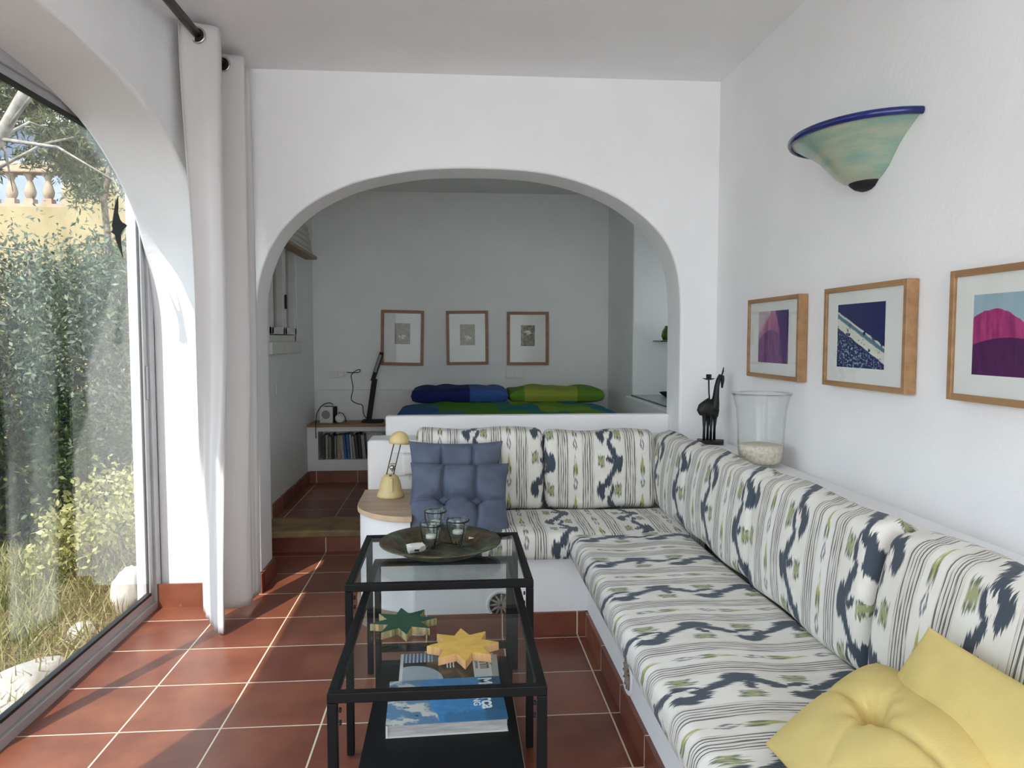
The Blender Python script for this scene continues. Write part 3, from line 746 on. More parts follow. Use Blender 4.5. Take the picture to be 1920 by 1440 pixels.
MB().box(-0.02, 0.02, -0.006, 0.004, 0.0101, 0.0107, mat=Matrix.Translation((0.08, 2.735, 0.5625)) @ Matrix.Rotation(-0.5, 4, 'Z')).build('sleeve', 'dark', lt)

# wooden stars
def star(name, label, c, r0, r1, n, rot, z0, h, top, sides, sx_=1.0, sy_=1.0):
    p = []
    for k in range(2*n):
        a = rot + pi*k/n; r = r0 if k % 2 == 0 else r1; p.append((c[0] + r*cos(a)*sx_, c[1] + r*sin(a)*sy_))
    o = thing(name, label, 'star ornament', (c[0], c[1], z0))
    MB().prism(p, z0, z0+h-0.001).build('body', sides, o, bevel=0.0012)
    o = [c_ for c_ in o.children][0]
    MB().prism([(c[0]+(x-c[0])*0.985, c[1]+(y-c[1])*0.985) for x, y in p], z0+h-0.001, z0+h+0.0006).build('painted_top', top, o)
M['star_yellow'] = plain('yellow_paint', rgb(196, 160, 74), 0.6, 0, 0.1, 30)
M['star_green'] = plain('green_paint', rgb(26, 66, 46), 0.5, 0, 0.15, 30)
star('wooden_star', 'yellow painted wooden star lying on the low glass table', (0.022, 1.895), 0.102, 0.058, 8, pi/2+0.05, 0.4975, 0.021, 'star_yellow', 'raw_wood', 0.92, 1.05)
star('wooden_star', 'dark green painted wooden star on the low glass table', (-0.142, 2.07), 0.102, 0.053, 8, 0.15, 0.4975, 0.021, 'star_green', wood('green_edged_pine', rgb(60, 84, 54), rgb(190, 165, 120), 'z', 3.0, 0.7), 0.92, 1.0)

# books under the table ---------------------------------------------------------
def text(body, size, mat, loc, rotz, parent, name='lettering', bold=0.0, sx_=1.0, vertical=None):
    cu = bpy.data.curves.new(name, 'FONT'); cu.body = body; cu.size = size; cu.extrude = 0.0003; cu.offset = bold; cu.resolution_u = 3
    tmp = bpy.data.objects.new(name + '_t', cu); C.objects.link(tmp)
    dg = bpy.context.evaluated_depsgraph_get(); me = bpy.data.meshes.new_from_object(tmp.evaluated_get(dg)); bpy.data.objects.remove(tmp)
    me.materials.clear(); me.materials.append(M[mat]); o = bpy.data.objects.new(name, me); C.objects.link(o)
    o.matrix_world = Matrix.Translation(loc) @ Matrix.Rotation(rotz, 4, 'Z') @ Matrix.Diagonal((sx_, 1, 1, 1))
    if parent is not None: o.parent = parent; o.matrix_parent_inverse = parent.matrix_world.inverted()
    return o
M['white_ink'] = plain('white_ink', rgb(226, 228, 226), 0.5)
M['dark_ink'] = plain('dark_ink', rgb(40, 42, 46), 0.5)
M['gold_ink'] = plain('gold_ink', rgb(196, 190, 120), 0.5)
def flat(poly, z, mat, parent, name='print', M4=None):
    mb = MB(); vs = [Vector((x, y, z)) for x, y in poly]
    if M4 is not None: vs = [M4 @ v for v in vs]
    mb.add(vs, [tuple(range(len(vs)))]); o = mb.build(name, mat, parent); return o
bk = thing('picture_book', 'thick blue coffee-table book about Mallorca living on the lower shelf', 'book', (-0.02, 2.31, 0.1185))
BT = Matrix.Translation((-0.206, 2.178, 0.1185)) @ Matrix.Rotation(radians(2.2), 4, 'Z')
L_, W_ = 0.368, 0.285
mb = MB(); mb.box(0.006, L_-0.003, 0.003, W_-0.003, 0.004, 0.038, mat=BT); mb.build('page_block', wood('paper_edges', rgb(150, 148, 146), rgb(186, 184, 180), 'x', 6.0, 0.8), bk)
def cover_mat():
    m, t, b = new_mat('book_cover'); v, x, y, z = coords(t, 'UV')
    sea = mixc(t, noise(t, v, 9, 5, 0.7).step(0.45, 0.6), rgb(62, 126, 176), rgb(70, 138, 190))
    n = noise(t, v, 4.5, 4, 0.55)
    land = mixc(t, n.step(0.42, 0.5), rgb(196, 196, 184), rgb(92, 128, 158))
    land = mixc(t, noise(t, v, 9, 3).step(0.62, 0.66), land, rgb(60, 66, 70))
    c = mixc(t, (x + y*0.18 + (n-0.5)*0.06).step(0.44, 0.445), land, sea)
    palm = mixc(t, noise(t, v, 40, 4, 0.8).step(0.45, 0.6), rgb(40, 96, 132), rgb(34, 74, 96))
    edge = (y*-1.0 + 0.2 + (noise(t, v, 22, 3)-0.5)*0.2).step(0.0, 0.03) * (x.step(0.46, 0.5))
    c = mixc(t, (x + (noise(t, v, 20, 3)-0.5)*0.12).step(0.80, 0.84), c, palm)
    c = mixc(t, edge*0.6, c, rgb(58, 104, 140))
    t.links.new(c, b.inputs['Base Color']); b.inputs['Roughness'].default_value = 0.35; return m
def sheet(name, M4, L, W, z0, z1, mat, parent):
    mb = MB(); vs = [M4 @ Vector((x, y, z)) for z in (z0, z1) for x, y in ((0, 0), (L, 0), (L, W), (0, W))]
    q = ((0, 0), (1, 0), (1, 1), (0, 1))
    mb.add(vs, [(4, 5, 6, 7), (3, 2, 1, 0), (0, 1, 5, 4), (1, 2, 6, 5), (2, 3, 7, 6), (3, 0, 4, 7)], 0,
           [q, tuple(reversed(q)), (q[0], q[1], q[1], q[0]), (q[1], q[2], q[2], q[1]), (q[2], q[3], q[3], q[2]), (q[3], q[0], q[0], q[3])])
    return mb.build(name, mat, parent)
cvm = cover_mat()
cv_ = sheet('cover', BT, L_, W_, 0.038, 0.0415, cvm, bk); sheet('back_cover', BT, L_, W_, 0.0, 0.004, 'print_paper', bk)
MB().box(0, 0.006, 0, W_, 0.004, 0.038, mat=BT).build('spine', 'print_paper', bk)
def bp(x, y, z=0.0416): return tuple(BT @ Vector((x, y, z)))
text('Mallorca', 0.064, 'white_ink', bp(0.296, 0.278), radians(-90+2.2), cv_, bold=0.0016, sx_=0.96)
text('LIVING', 0.031, 'white_ink', bp(0.270, 0.198), radians(-90+2.2), cv_, bold=0.0008, sx_=1.15)
# magazines
MT = Matrix.Translation((-0.19, 2.468, 0.1185)) @ Matrix.Rotation(radians(1.0), 4, 'Z')
def mag_mat():
    m, t, b = new_mat('magazine_cover'); v, x, y, z = coords(t, 'UV')
    c = mixc(t, x.step(0.80, 0.803), rgb(52, 48, 38), rgb(214, 214, 208))
    d1 = ((x-0.15)*(x-0.15)*2.2 + (y-0.12)*(y-0.12)*1.0)
    bowl = d1.step(0.235, 0.22); c = mixc(t, bowl*(x.step(0.52, 0.50)), c, rgb(170, 180, 182))
    rim = (((x-0.12)*(x-0.12)*1.6 + (y-1.15)*(y-1.15)*1.6).pow(0.5) - 0.62).abs().step(0.025, 0.012)*(x.step(0.46, 0.44))
    c = mixc(t, rim, c, rgb(26, 28, 30))
    strp = (((x*24).fract()-0.5).abs().step(0.26, 0.2))*y.step(0.70, 0.705)*x.step(0.36, 0.355)
    c = mixc(t, y.step(0.70, 0.705)*x.step(0.44, 0.435), c, rgb(84, 96, 112)); c = mixc(t, strp, c, rgb(190, 200, 214))
    c = mixc(t, (y.step(0.20, 0.1)*x.step(0.30, 0.45)*x.step(0.66, 0.55))*noise(t, v, 8, 3), c, rgb(226, 226, 220))
    c = mixc(t, x.step(0.035, 0.033), c, rgb(216, 216, 212))
    t.links.new(c, b.inputs['Base Color']); b.inputs['Roughness'].default_value = 0.3; return m
for k, (dx, dy, rot, lab, mtl) in enumerate(((0.02, 0.004, -1.5, 'pale magazine at the bottom of the pile behind the blue book', 'print_paper'), (0.01, 0.0, -0.6, 'blue-edged magazine in the middle of the pile behind the book', 'print_paper'), (0.0, 0.0, 0.8, 'dark magazine with a white bowl on its cover, topmost behind the blue book', None))):
    mm = MT @ Matrix.Translation((dx, dy, 0.0065*k)) @ Matrix.Rotation(radians(rot), 4, 'Z')
    mg = thing('magazine', lab, 'magazine', tuple(mm.translation), 'magazines on the lower shelf')
    sheet('pages', mm, 0.325, 0.262, 0.0, 0.0055, 'print_paper', mg)
    cvr = sheet('cover', mm, 0.325, 0.262, 0.0056, 0.0064, mag_mat() if mtl is None else mtl, mg)
    if mtl is None:
        q = lambda x, y: tuple(mm @ Vector((x, y, 0.0066)))
        text('oldtrim', 0.068, 'dark_ink', q(0.285, 0.235), radians(-90+1.8), cvr, bold=0.0006, sx_=0.62)
        text('HOME & WOHNEN', 0.014, 'dark_ink', q(0.268, 0.21), radians(-90+1.8), cvr, sx_=0.8)
        text('esserei', 0.036, 'gold_ink', q(0.225, 0.24), radians(-90+1.8), cvr, bold=0.0006, sx_=0.7)
        text('lieren der', 0.034, 'gold_ink', q(0.20, 0.26), radians(-90+1.8), mg, bold=0.0006, sx_=0.7) if False else None
        for j in range(3): MB().box(0.166+0.011*j, 0.171+0.011*j, 0.13, 0.235, 0.0064, 0.0067, mat=mm).build('text_line', 'white_ink', cvr)

# ------------------------------------------------------------------ lamp, vase, giraffe
lm = thing('desk_lamp', 'cream plastic lamp with dome base and folding rods on the corner tabletop', 'lamp', (-0.312, 3.70, 0.53))
bx, by = -0.312, 3.68
MB().lathe([(0.0, 0.0), (0.066, 0.0), (0.067, 0.008), (0.063, 0.020), (0.056, 0.032), (0.055, 0.042), (0.050, 0.072), (0.040, 0.095), (0.026, 0.110), (0.0, 0.115)], (bx, by, 0.531), 36).build('base', 'cream', lm)
MB().box(-0.010, 0.010, -0.058, -0.030, 0.03, 0.098, mat=Matrix.Translation((bx+0.008, by, 0.531))).build('switch_block', 'cream', lm, bevel=0.006)
for dx in (0, 0.034):
    MB().tube([(bx-0.022+dx, by, 0.625), (bx-0.004+dx, by, 0.70), (bx+0.022+dx, by, 0.805)], 0.0026, 8).build('rod', 'dark_brown', lm)
MB().tube([(bx-0.008, by, 0.694), (bx+0.032, by, 0.694)], 0.003, 8).build('cross_bar', 'tan', lm)
MB().lathe([(0.0, 0.0), (0.012, -0.004), (0.016, -0.014), (0.008, -0.026), (0.002, -0.035)], (bx+0.010, by-0.006, 0.690), 16).build('hinge', 'chrome', lm)
MB().box(-0.006, 0.006, -0.03, -0.026, 0, 0.008, mat=Matrix.Translation((bx+0.005, by-0.02, 0.640))).build('red_switch', plain('dark_red', rgb(96, 30, 34), 0.4), lm)
hm = Matrix.Translation((bx+0.045, by-0.005, 0.792)) @ Matrix.Rotation(radians(5), 4, 'Y') @ Matrix.Rotation(radians(-6), 4, 'X')
MB().lathe([(0.046, 0.0), (0.050, 0.002), (0.0495, 0.016), (0.045, 0.034), (0.035, 0.050), (0.020, 0.060), (0.0, 0.064)], n=36, mat=hm).lathe([(0.0, 0.003), (0.047, 0.002)], n=36, mat=hm).build('lamp_shade', 'cream', lm)
so2 = thing('wall_socket', 'white socket with plugged-in adapter behind the cream lamp', 'socket', (-0.28, 3.868, 0.65))
MB().box(-0.325, -0.245, 3.855, 3.869, 0.60, 0.72).build('plate', 'white_plastic', so2, bevel=0.006)
MB().box(-0.262, -0.205, 3.815, 3.8695, 0.615, 0.72).build('adapter', 'white_plastic', so2, bevel=0.010)
tag(MB().tube([(-0.232, 3.83, 0.62), (-0.225, 3.80, 0.59), (-0.20, 3.76, 0.565), (-0.18, 3.74, 0.552), (-0.16, 3.735, 0.55)], 0.003, 8).build('power_cord', 'white_plastic'), 'thin white cord drooping from the adapter behind the cream lamp', 'cord')

vs_ = thing('glass_vase', 'large clear flared glass hurricane vase with sand, on the plastered ledge', 'vase', (1.272, 2.985, 0.781))
vc = (1.272, 2.985, 0.781)
MB().lathe([(0.0, 0.002), (0.060, 0.0), (0.078, 0.010), (0.088, 0.030), (0.092, 0.07), (0.095, 0.16), (0.101, 0.24), (0.112, 0.285), (0.122, 0.303),
            (0.1205, 0.305), (0.109, 0.286), (0.098, 0.24), (0.092, 0.16), (0.089, 0.07), (0.085, 0.032), (0.074, 0.014), (0.0, 0.010)], vc, 56).build('glass_body', 'thin_glass', vs_)
MB().lathe([(0.0, 0.0115), (0.072, 0.016), (0.0835, 0.034), (0.0875, 0.07), (0.088, 0.088), (0.07, 0.092), (0.0, 0.094)], vc, 44).build('sand_fill', 'sand', vs_)

gf = thing('giraffe_candlestick', 'black iron giraffe candlestick on the ledge corner', 'candlestick', (1.29, 3.65, 0.78))
gy = 3.65
bmx = Matrix.Translation((1.292, gy, 0.781)) @ Matrix.Rotation(radians(-22), 4, 'Z')
MB().box(-0.066, 0.066, -0.045, 0.045, 0, 0.018, mat=bmx).build('base', 'iron', gf, bevel=0.003)
bodym = MB()
bodym.tube([(1.240, gy, 0.985), (1.246, gy, 0.978), (1.258, gy, 0.970), (1.276, gy, 0.962), (1.296, gy, 0.958), (1.314, gy, 0.962), (1.328, gy, 0.968)], [0.014, 0.038, 0.050, 0.046, 0.049, 0.050, 0.022], 18, flat=0.5)
bodym.tube([(1.308, gy, 0.945), (1.314, gy, 0.98), (1.318, gy, 1.02), (1.322, gy, 1.07), (1.330, gy, 1.105), (1.340, gy, 1.124), (1.349, gy, 1.120), (1.351, gy, 1.10), (1.350, gy, 1.08), (1.349, gy, 1.062)],
           [0.036, 0.030, 0.022, 0.0175, 0.0155, 0.016, 0.015, 0.013, 0.009, 0.006], 14, flat=0.7)
bodym.tube([(1.346, gy-0.004, 1.128), (1.352, gy-0.005, 1.146), (1.354, gy-0.006, 1.152)], [0.004, 0.004, 0.002], 8)
bodym.tube([(1.350, gy+0.006, 1.128), (1.356, gy+0.008, 1.150), (1.359, gy+0.008, 1.166)], [0.004, 0.004, 0.002], 8)
for (lx, ly, tx) in ((1.255, -0.012, 1.257), (1.282, 0.012, 1.284), (1.291, -0.010, 1.292), (1.316, 0.010, 1.320)):
    bodym.tube([(lx, gy+ly, 0.796), (lx+0.001, gy+ly, 0.86), (tx, gy+ly*0.8, 0.94)], [0.0075, 0.0065, 0.013], 8)
bodym.build('giraffe_body', 'iron', gf)
MB().tube([(1.288, gy, 0.98), (1.282, gy, 1.04), (1.280, gy, 1.105)], 0.004, 8).build('stem', 'iron', gf)
MB().lathe([(0.0, 0.0), (0.012, 0.0), (0.030, 0.006), (0.030, 0.008), (0.0125, 0.004), (0.0135, 0.028), (0.0115, 0.028), (0.010, 0.006), (0, 0.005)], (1.280, gy, 1.103), 24).build('candle_cup', 'iron', gf)

# ------------------------------------------------------------------ wall lamp (half bowl)
sc = thing('wall_lamp', 'green marbled glass half-bowl wall lamp with a dark blue rim', 'wall lamp', (XR, 2.465, 1.9))
m1, t1, b1 = new_mat('marbled_green_glass'); v1, x1, y1, z1 = coords(t1)
nn = noise(t1, comb(t1, x1, y1*1.0, z1*5.0), 5, 4, 0.6)
t1.links.new(mixc(t1, nn.step(0.35, 0.65), rgb(126, 160, 146), rgb(170, 176, 150)), b1.inputs['Base Color']); b1.inputs['Roughness'].default_value = 0.3
b1.inputs['Coat Weight'].default_value = 0.3
Yc, Ry, Rx, Zr = 2.465, 0.300, 0.245, 1.995
def sconce(prof, mat, name):
    vs = []; fs = []; n = 40
    for (k, dz) in prof:
        for j in range(n+1):
            a = pi*j/n; vs.append((XR - 0.002 - Rx*k*sin(a), Yc - Ry*k*cos(a), Zr + dz))
    for i in range(len(prof)-1):
        for j in range(n): fs.append((i*(n+1)+j, i*(n+1)+j+1, (i+1)*(n+1)+j+1, (i+1)*(n+1)+j))
    MB().add(vs, fs, 0, None, True).build(name, mat, sc)
sconce([(0.985, 0.0), (0.86, -0.022), (0.72, -0.045), (0.60, -0.070), (0.50, -0.100), (0.41, -0.128), (0.30, -0.150), (0.22, -0.158)], m1, 'glass_bowl')
sconce([(0.97, 0.006), (0.985, 0.010), (1.005, 0.006), (1.008, -0.004), (0.99, -0.012), (0.965, -0.013), (0.96, -0.006), (0.97, 0.006)], plain('cobalt_blue_glass', rgb(22, 34, 98), 0.2, 0, 0.2, 12), 'rim')
sconce([(0.235, -0.152), (0.22, -0.162), (0.16, -0.176), (0.09, -0.183), (0.0, -0.185)], 'dark', 'bottom_cap')
MB().box(XR-0.03, XR, Yc-0.05, Yc+0.05, 1.86, 1.98).build('wall_mount', 'white_plastic', sc)

# ------------------------------------------------------------------ pictures
def art_pink(u0):
    m, t, b = new_mat('pink_petals_art'); v, x, y, z = coords(t, 'UV')
    st = noise(t, comb(t, x*9+u0, y*1.2, 0.0), 2, 3)
    edge = (x-0.45)*(x-0.45)*-1.1 + 0.62
    hi = mixc(t, st.step(0.3, 0.7), rgb(190, 130, 160), rgb(160, 80, 130))
    lo = mixc(t, st.step(0.3, 0.7), rgb(110, 56, 120), rgb(140, 86, 140))
    c = mixc(t, (y - edge).step(0.0, 0.02), lo, hi)
    c = mixc(t, (x + y*0.25 - 0.82 - (st-0.5)*0.15).step(0.0, 0.06)*(x*-1.0 + 1.0 + (y-0.2)*0.15).step(0.0, 0.08), c, rgb(66, 28, 108))
    c = mixc(t, (y - x*1.1 - 0.45 + (st-0.5)*0.4).step(0.0, 0.15), c, rgb(206, 184, 196))
    t.links.new(c, b.inputs['Base Color']); b.inputs['Roughness'].default_value = 0.3; return m
def art_boat():
    m, t, b = new_mat('blue_shadow_art'); v, x, y, z = coords(t, 'UV')
    n = noise(t, v, 7, 4, 0.6); n2 = noise(t, v, 22, 3, 0.6)
    l = y + x*0.55 + (n-0.5)*0.05
    bandm = l.step(0.62, 0.64)*l.step(0.90, 0.88)
    c = mixc(t, n2.step(0.54, 0.60)*(l.step(0.66, 0.5)), rgb(22, 30, 96), rgb(130, 170, 180))
    c = mixc(t, noise(t, v, 34, 3).step(0.62, 0.66)*l.step(0.66, 0.6), c, rgb(200, 212, 220))
    w = mixc(t, (l-0.82).abs().step(0.05, 0.02), rgb(226, 226, 214), rgb(90, 130, 150))
    c = mixc(t, bandm*(noise(t, v, 6, 4, 0.75).step(0.60, 0.56)), c, w)
    t.links.new(c, b.inputs['Base Color']); b.inputs['Roughness'].default_value = 0.3; return m
def art_mountain():
    m, t, b = new_mat('magenta_mountain_art'); v, x, y, z = coords(t, 'UV')
    st = noise(t, comb(t, x*8, y*1.3, 0.0), 2, 3)
    hill = (x-0.25)*(x-0.25)*-1.6 + 0.82 + (noise(t, v, 9, 4)-0.5)*0.06
    near = (x-0.42)*(x-0.42)*-0.5 + 0.47
    far = (x - 0.55)*0.9 + 0.62
    c = mixc(t, st, rgb(150, 180, 196), rgb(170, 194, 204))
    c = mixc(t, (far - y).step(0.0, 0.012)*x.step(0.5, 0.55), c, rgb(44, 34, 92))
    c = mixc(t, (hill - y).step(0.0, 0.012), c, mixc(t, st.step(0.3, 0.7), rgb(150, 40, 106), rgb(190, 70, 130)))
    c = mixc(t, (near - y).step(0.0, 0.012), c, mixc(t, st.step(0.35, 0.65), rgb(72, 24, 78), rgb(92, 34, 92)))
    t.links.new(c, b.inputs['Base Color']); b.inputs['Roughness'].default_value = 0.3; return m
def uvquad(p0, pu, pv, mat, name, parent):
    p0, pu, pv = Vector(p0), Vector(pu), Vector(pv)
    return MB().add([p0, p0+pu, p0+pu+pv, p0+pv], [(0, 1, 2, 3)], 0, [((0, 0), (1, 0), (1, 1), (0, 1))]).build(name, mat, parent)
def side_picture(label, yf, yn, z0, z1, art, iy0, iy1, iz0, iz1, tilt=0.0):
    """on the right wall; yf far end, yn near end"""
    d = 0.040; xf = XR - d; w = 0.018; nm = 'framed_picture'
    t_ = thing(nm, label, 'picture', (XR-0.02, (yf+yn)/2, z0))
    f = MB(); f.box(xf, XR-0.002, yn, yn+w, z0, z1); f.box(xf, XR-0.002, yf-w, yf, z0, z1); f.box(xf, XR-0.002, yn+w, yf-w, z0, z0+w); f.box(xf, XR-0.002, yn+w, yf-w, z1-w, z1)
    f.build('frame', 'oak_y', t_, bevel=0.0015)
    mb_ = MB().box(xf+0.009, xf+0.011, yn+w, yf-w, z0+w, z1-w).build('mat_board', 'mat_board', t_)
    uvquad((xf+0.0085, iy1, iz0), (0, iy0-iy1, 0), (0, 0, iz1-iz0), art, 'print', mb_)
    MB().box(xf+0.0055, xf+0.0072, yn+w-0.002, yf-w+0.002, z0+w-0.002, z1-w+0.002).build('pane', 'picture_glass', t_)
side_picture('oak-framed picture of pale purple petals, nearest the room corner', 3.385, 2.868, 1.137, 1.488, art_pink(0.0), 2.975, 3.275, 1.205, 1.430)
side_picture('oak-framed blue and white shadow picture, between the two purple pictures', 2.668, 2.162, 1.140, 1.492, art_boat(), 2.285, 2.580, 1.210, 1.430)
side_picture('oak-framed magenta mountain picture, nearest the seat front', 1.968, 1.462, 1.142, 1.495, art_mountain(), 1.575, 1.880, 1.215, 1.425)
def art_sepia(seed, dark):
    m, t, b = new_mat('sepia_print'); v, x, y, z = coords(t, 'UV')
    n = noise(t, comb(t, x*2+seed, y*2.6, 0.0), 3, 4, 0.6)
    c = mixc(t, n.step(0.35, 0.68), rgb(60, 54, 42) if dark else rgb(112, 104, 84), rgb(150, 140, 112))
    blob = ((x-0.5)*(x-0.5)*2 + (y-(0.65 if dark else 0.35))*(y-(0.65 if dark else 0.35))*12).step(0.16, 0.10)*n.step(0.4, 0.5)
    c = mixc(t, blob, c, rgb(214, 208, 184)); t.links.new(c, b.inputs['Base Color']); b.inputs['Roughness'].default_value = 0.5; return m
yw = 6.499
for i, (x0, x1, z0, z1, px0, px1, pz0, pz1, lab, rot) in enumerate((
        (-0.612, -0.248, 1.079, 1.553, -0.495, -0.364, 1.263, 1.442, 'brown-framed small sepia print over the black desk lamp', 1.2),
        (-0.060, 0.302, 1.083, 1.550, 0.058, 0.187, 1.254, 1.434, 'brown-framed small tan print between the other two on the alcove wall', -0.6),
        (0.468, 0.832, 1.079, 1.543, 0.590, 0.712, 1.245, 1.426, 'brown-framed small dark print above the double switch', 0.0))):
    t_ = thing('framed_print', lab, 'picture', ((x0+x1)/2, yw-0.02, z0)); w = 0.025
    f = MB(); f.box(x0, x0+w, yw-0.03, yw, z0, z1); f.box(x1-w, x1, yw-0.03, yw, z0, z1); f.box(x0+w, x1-w, yw-0.03, yw, z0, z0+w); f.box(x0+w, x1-w, yw-0.03, yw, z1-w, z1)
    f.build('frame', 'brown_frame', t_, bevel=0.002)
    mb_ = MB().box(x0+w, x1-w, yw-0.012, yw-0.010, z0+w, z1-w).build('mat_board', 'mat_board', t_)
    uvquad((px0, yw-0.0125, pz0), (px1-px0, 0, 0), (0, 0, pz1-pz0), art_sepia(i*3.3, i == 2), 'print', mb_)
    MB().box(x0+w-0.002, x1-w+0.002, yw-0.018, yw-0.0165, z0+w-0.002, z1-w+0.002).build('pane', 'picture_glass', t_)
    pv = Vector(((x0+x1)/2, yw, z1))
    t_.matrix_world = Matrix.Translation(pv) @ Matrix.Rotation(radians(rot), 4, 'Y') @ Matrix.Translation(-pv) @ t_.matrix_world

# ------------------------------------------------------------------ alcove furniture
sh = thing('masonry_desk', 'white masonry desk with a book niche and a brown wooden top in the alcove', 'desk', (-0.8, 6.3, 0.13))
b = MB(); b.box(-1.19, -1.105, 6.16, 6.45, 0.13, 0.590); b.box(-1.105, -0.42, 6.16, 6.45, 0.13, 0.318); b.box(-1.105, -0.42, 6.16, 6.45, 0.552, 0.590); b.box(-1.105, -0.42, 6.40, 6.45, 0.318, 0.552)
b.build('body', 'alcove', sh); MB().box(-1.188, -0.425, 6.135, 6.452, 0.591, 0.612).build('wooden_top', 'desk_wood', sh, bevel=0.003)
MB().box(-1.174, -0.425, 6.148, 6.160, 0.131, 0.228).build('tile_skirting', 'tile', sh)
bkc = [(58, 52, 40), (150, 148, 134), (120, 116, 100), (40, 42, 40), (118, 122, 118), (150, 138, 116), (158, 152, 142), (44, 92, 142), (52, 104, 150), (170, 168, 160), (150, 150, 146), (60, 60, 62), (40, 40, 42), (160, 158, 150), (90, 60, 40), (120, 96, 70), (96, 74, 54), (140, 140, 136)]
xx = -1.072; rb = random.Random(3)
names_ = ['dark brown', 'off-white', 'grey-beige', 'black', 'grey', 'sand-coloured', 'cream', 'mid blue', 'bright blue', 'white', 'pale grey', 'charcoal', 'thin black', 'ivory', 'rust brown', 'tan', 'worn brown', 'silver-grey']
for k, c_ in enumerate(bkc):
    w = (0.016 + rb.random()*0.014) if k not in (14, 15, 16) else 0.034; h = 0.185 + rb.random()*0.025 if k < 14 else 0.13 + rb.random()*0.03
    leanb = -0.08 - 0.06*rb.random() if 5 < k < 14 else 0
    mm = Matrix.Translation((xx, 6.19, 0.3185)) @ Matrix.Rotation(leanb*0.6, 4, 'Y')
    o = thing('shelf_book', '%s book standing in the alcove desk niche, %s' % (names_[k], 'leaning slightly' if leanb else ('shorter than the rest' if k >= 14 else 'upright at the wall end')), 'book', (xx, 6.2, 0.319), 'books in the desk niche')
    MB().box(0, w-0.002, 0, 0.14, 0.0, h, mat=mm).build('cover', plain('book_cloth', rgb(*c_), 0.6, 0, 0.15, 30), o, bevel=0.0015)
    MB().box(0.002, w-0.004, 0.01, 0.143, 0.003, h-0.003, mat=mm).build('page_block', 'print_paper', o)
    xx += w + 0.003 + (0.022 if k == 13 else 0)
# loudspeaker cube, mug, reading lamp, cables
sp = thing('speaker_cube', 'white cube speaker with black back on the alcove desk', 'speaker', (-1.03, 6.3, 0.612))
smx = Matrix.Translation((-1.045, 6.25, 0.6125)) @ Matrix.Rotation(radians(-14), 4, 'Z')
fp_ = MB().box(-0.055, 0.055, -0.02, 0.0, 0, 0.135, mat=smx).build('front_panel', 'white_plastic', sp, bevel=0.004)
MB().box(-0.055, 0.055, 0.0, 0.09, 0, 0.132, mat=smx).build('housing', 'dark', sp, bevel=0.004)
MB().lathe([(0, 0.0), (0.032, 0.0), (0.036, 0.002)], n=24, mat=smx @ Matrix.Translation((0, -0.021, 0.07)) @ Matrix.Rotation(pi/2, 4, 'X')).build('speaker_cone', plain('grey_mesh', rgb(150, 150, 148), 0.8), fp_)
mg_ = thing('mug', 'small white mug lying on its side beside the speaker cube', 'mug', (-0.93, 6.26, 0.612))
mmx = Matrix.Translation((-0.945, 6.25, 0.649)) @ Matrix.Rotation(radians(80), 4, 'X') @ Matrix.Rotation(0.3, 4, 'Y')
MB().lathe([(0, -0.03), (0.030, -0.03), (0.034, 0.0), (0.036, 0.035), (0.033, 0.035), (0.031, 0.0), (0.027, -0.026), (0, -0.026)], n=26, mat=mmx).build('body', 'white_plastic', mg_)
MB().tube([mmx @ Vector((0.033, 0, 0.02)), mmx @ Vector((0.055, 0, 0.012)), mmx @ Vector((0.055, 0, -0.012)), mmx @ Vector((0.031, 0, -0.02))], 0.004, 8).build('handle', 'white_plastic', mg_)
rl = thing('reading_lamp', 'slim black folding reading lamp on the alcove desk', 'lamp', (-0.69, 6.3, 0.612))
MB().box(-0.765, -0.585, 6.24, 6.37, 0.6125, 0.630).build('base', 'dark', rl, bevel=0.008)
def slab(p, q, w, t_, mat, name):
    p, q = Vector(p), Vector(q); d_ = (q-p); L = d_.length; e3 = d_.normalized(); e1 = Vector((0, 1, 0)).cross(e3).normalized(); e2 = e3.cross(e1)
    m4 = frame(p, e1, e2, e3); MB().box(-w/2, w/2, -t_/2, t_/2, 0, L, mat=m4).build(name, mat, rl, bevel=0.003)
slab((-0.708, 6.30, 0.628), (-0.655, 6.30, 0.975), 0.044, 0.02, 'dark', 'lower_arm')
slab((-0.672, 6.285, 0.955), (-0.592, 6.285, 1.195), 0.036, 0.014, 'dark', 'lamp_head')
slab((-0.650, 6.276, 1.03), (-0.602, 6.276, 1.175), 0.020, 0.003, plain('led_panel', rgb(128, 128, 124), 0.5), 'light_panel')
def cord(name, label, pts, r=0.0035, mat='dark', parent=None):
    P = []
    pts = [Vector(p) for p in pts]
    for i in range(len(pts)-1):
        p0 = pts[max(i-1, 0)]; p1 = pts[i]; p2 = pts[i+1]; p3 = pts[min(i+2, len(pts)-1)]
        for k in range(6):
            t = k/6; P.append(0.5*((2*p1) + (p2-p0)*t + (2*p0-5*p1+4*p2-p3)*t*t + (3*p1-p0-3*p2+p3)*t**3))
    P.append(pts[-1]); return tag(MB().tube(P, r, 7).build(name, mat), label, 'cord')
cord('power_cord', 'black cord running up the alcove wall from the reading lamp to the socket', [(-0.735, 6.36, 0.635), (-0.765, 6.42, 0.67), (-0.775, 6.43, 0.74), (-0.82, 6.44, 0.755), (-0.87, 6.445, 0.79), (-0.855, 6.447, 0.88), (-0.865, 6.46, 0.95), (-0.87, 6.47, 1.0), (-0.83, 6.47, 1.035), (-0.80, 6.475, 1.045), (-0.80, 6.475, 1.025), (-0.84, 6.475, 1.018), (-0.91, 6.475, 1.022)])
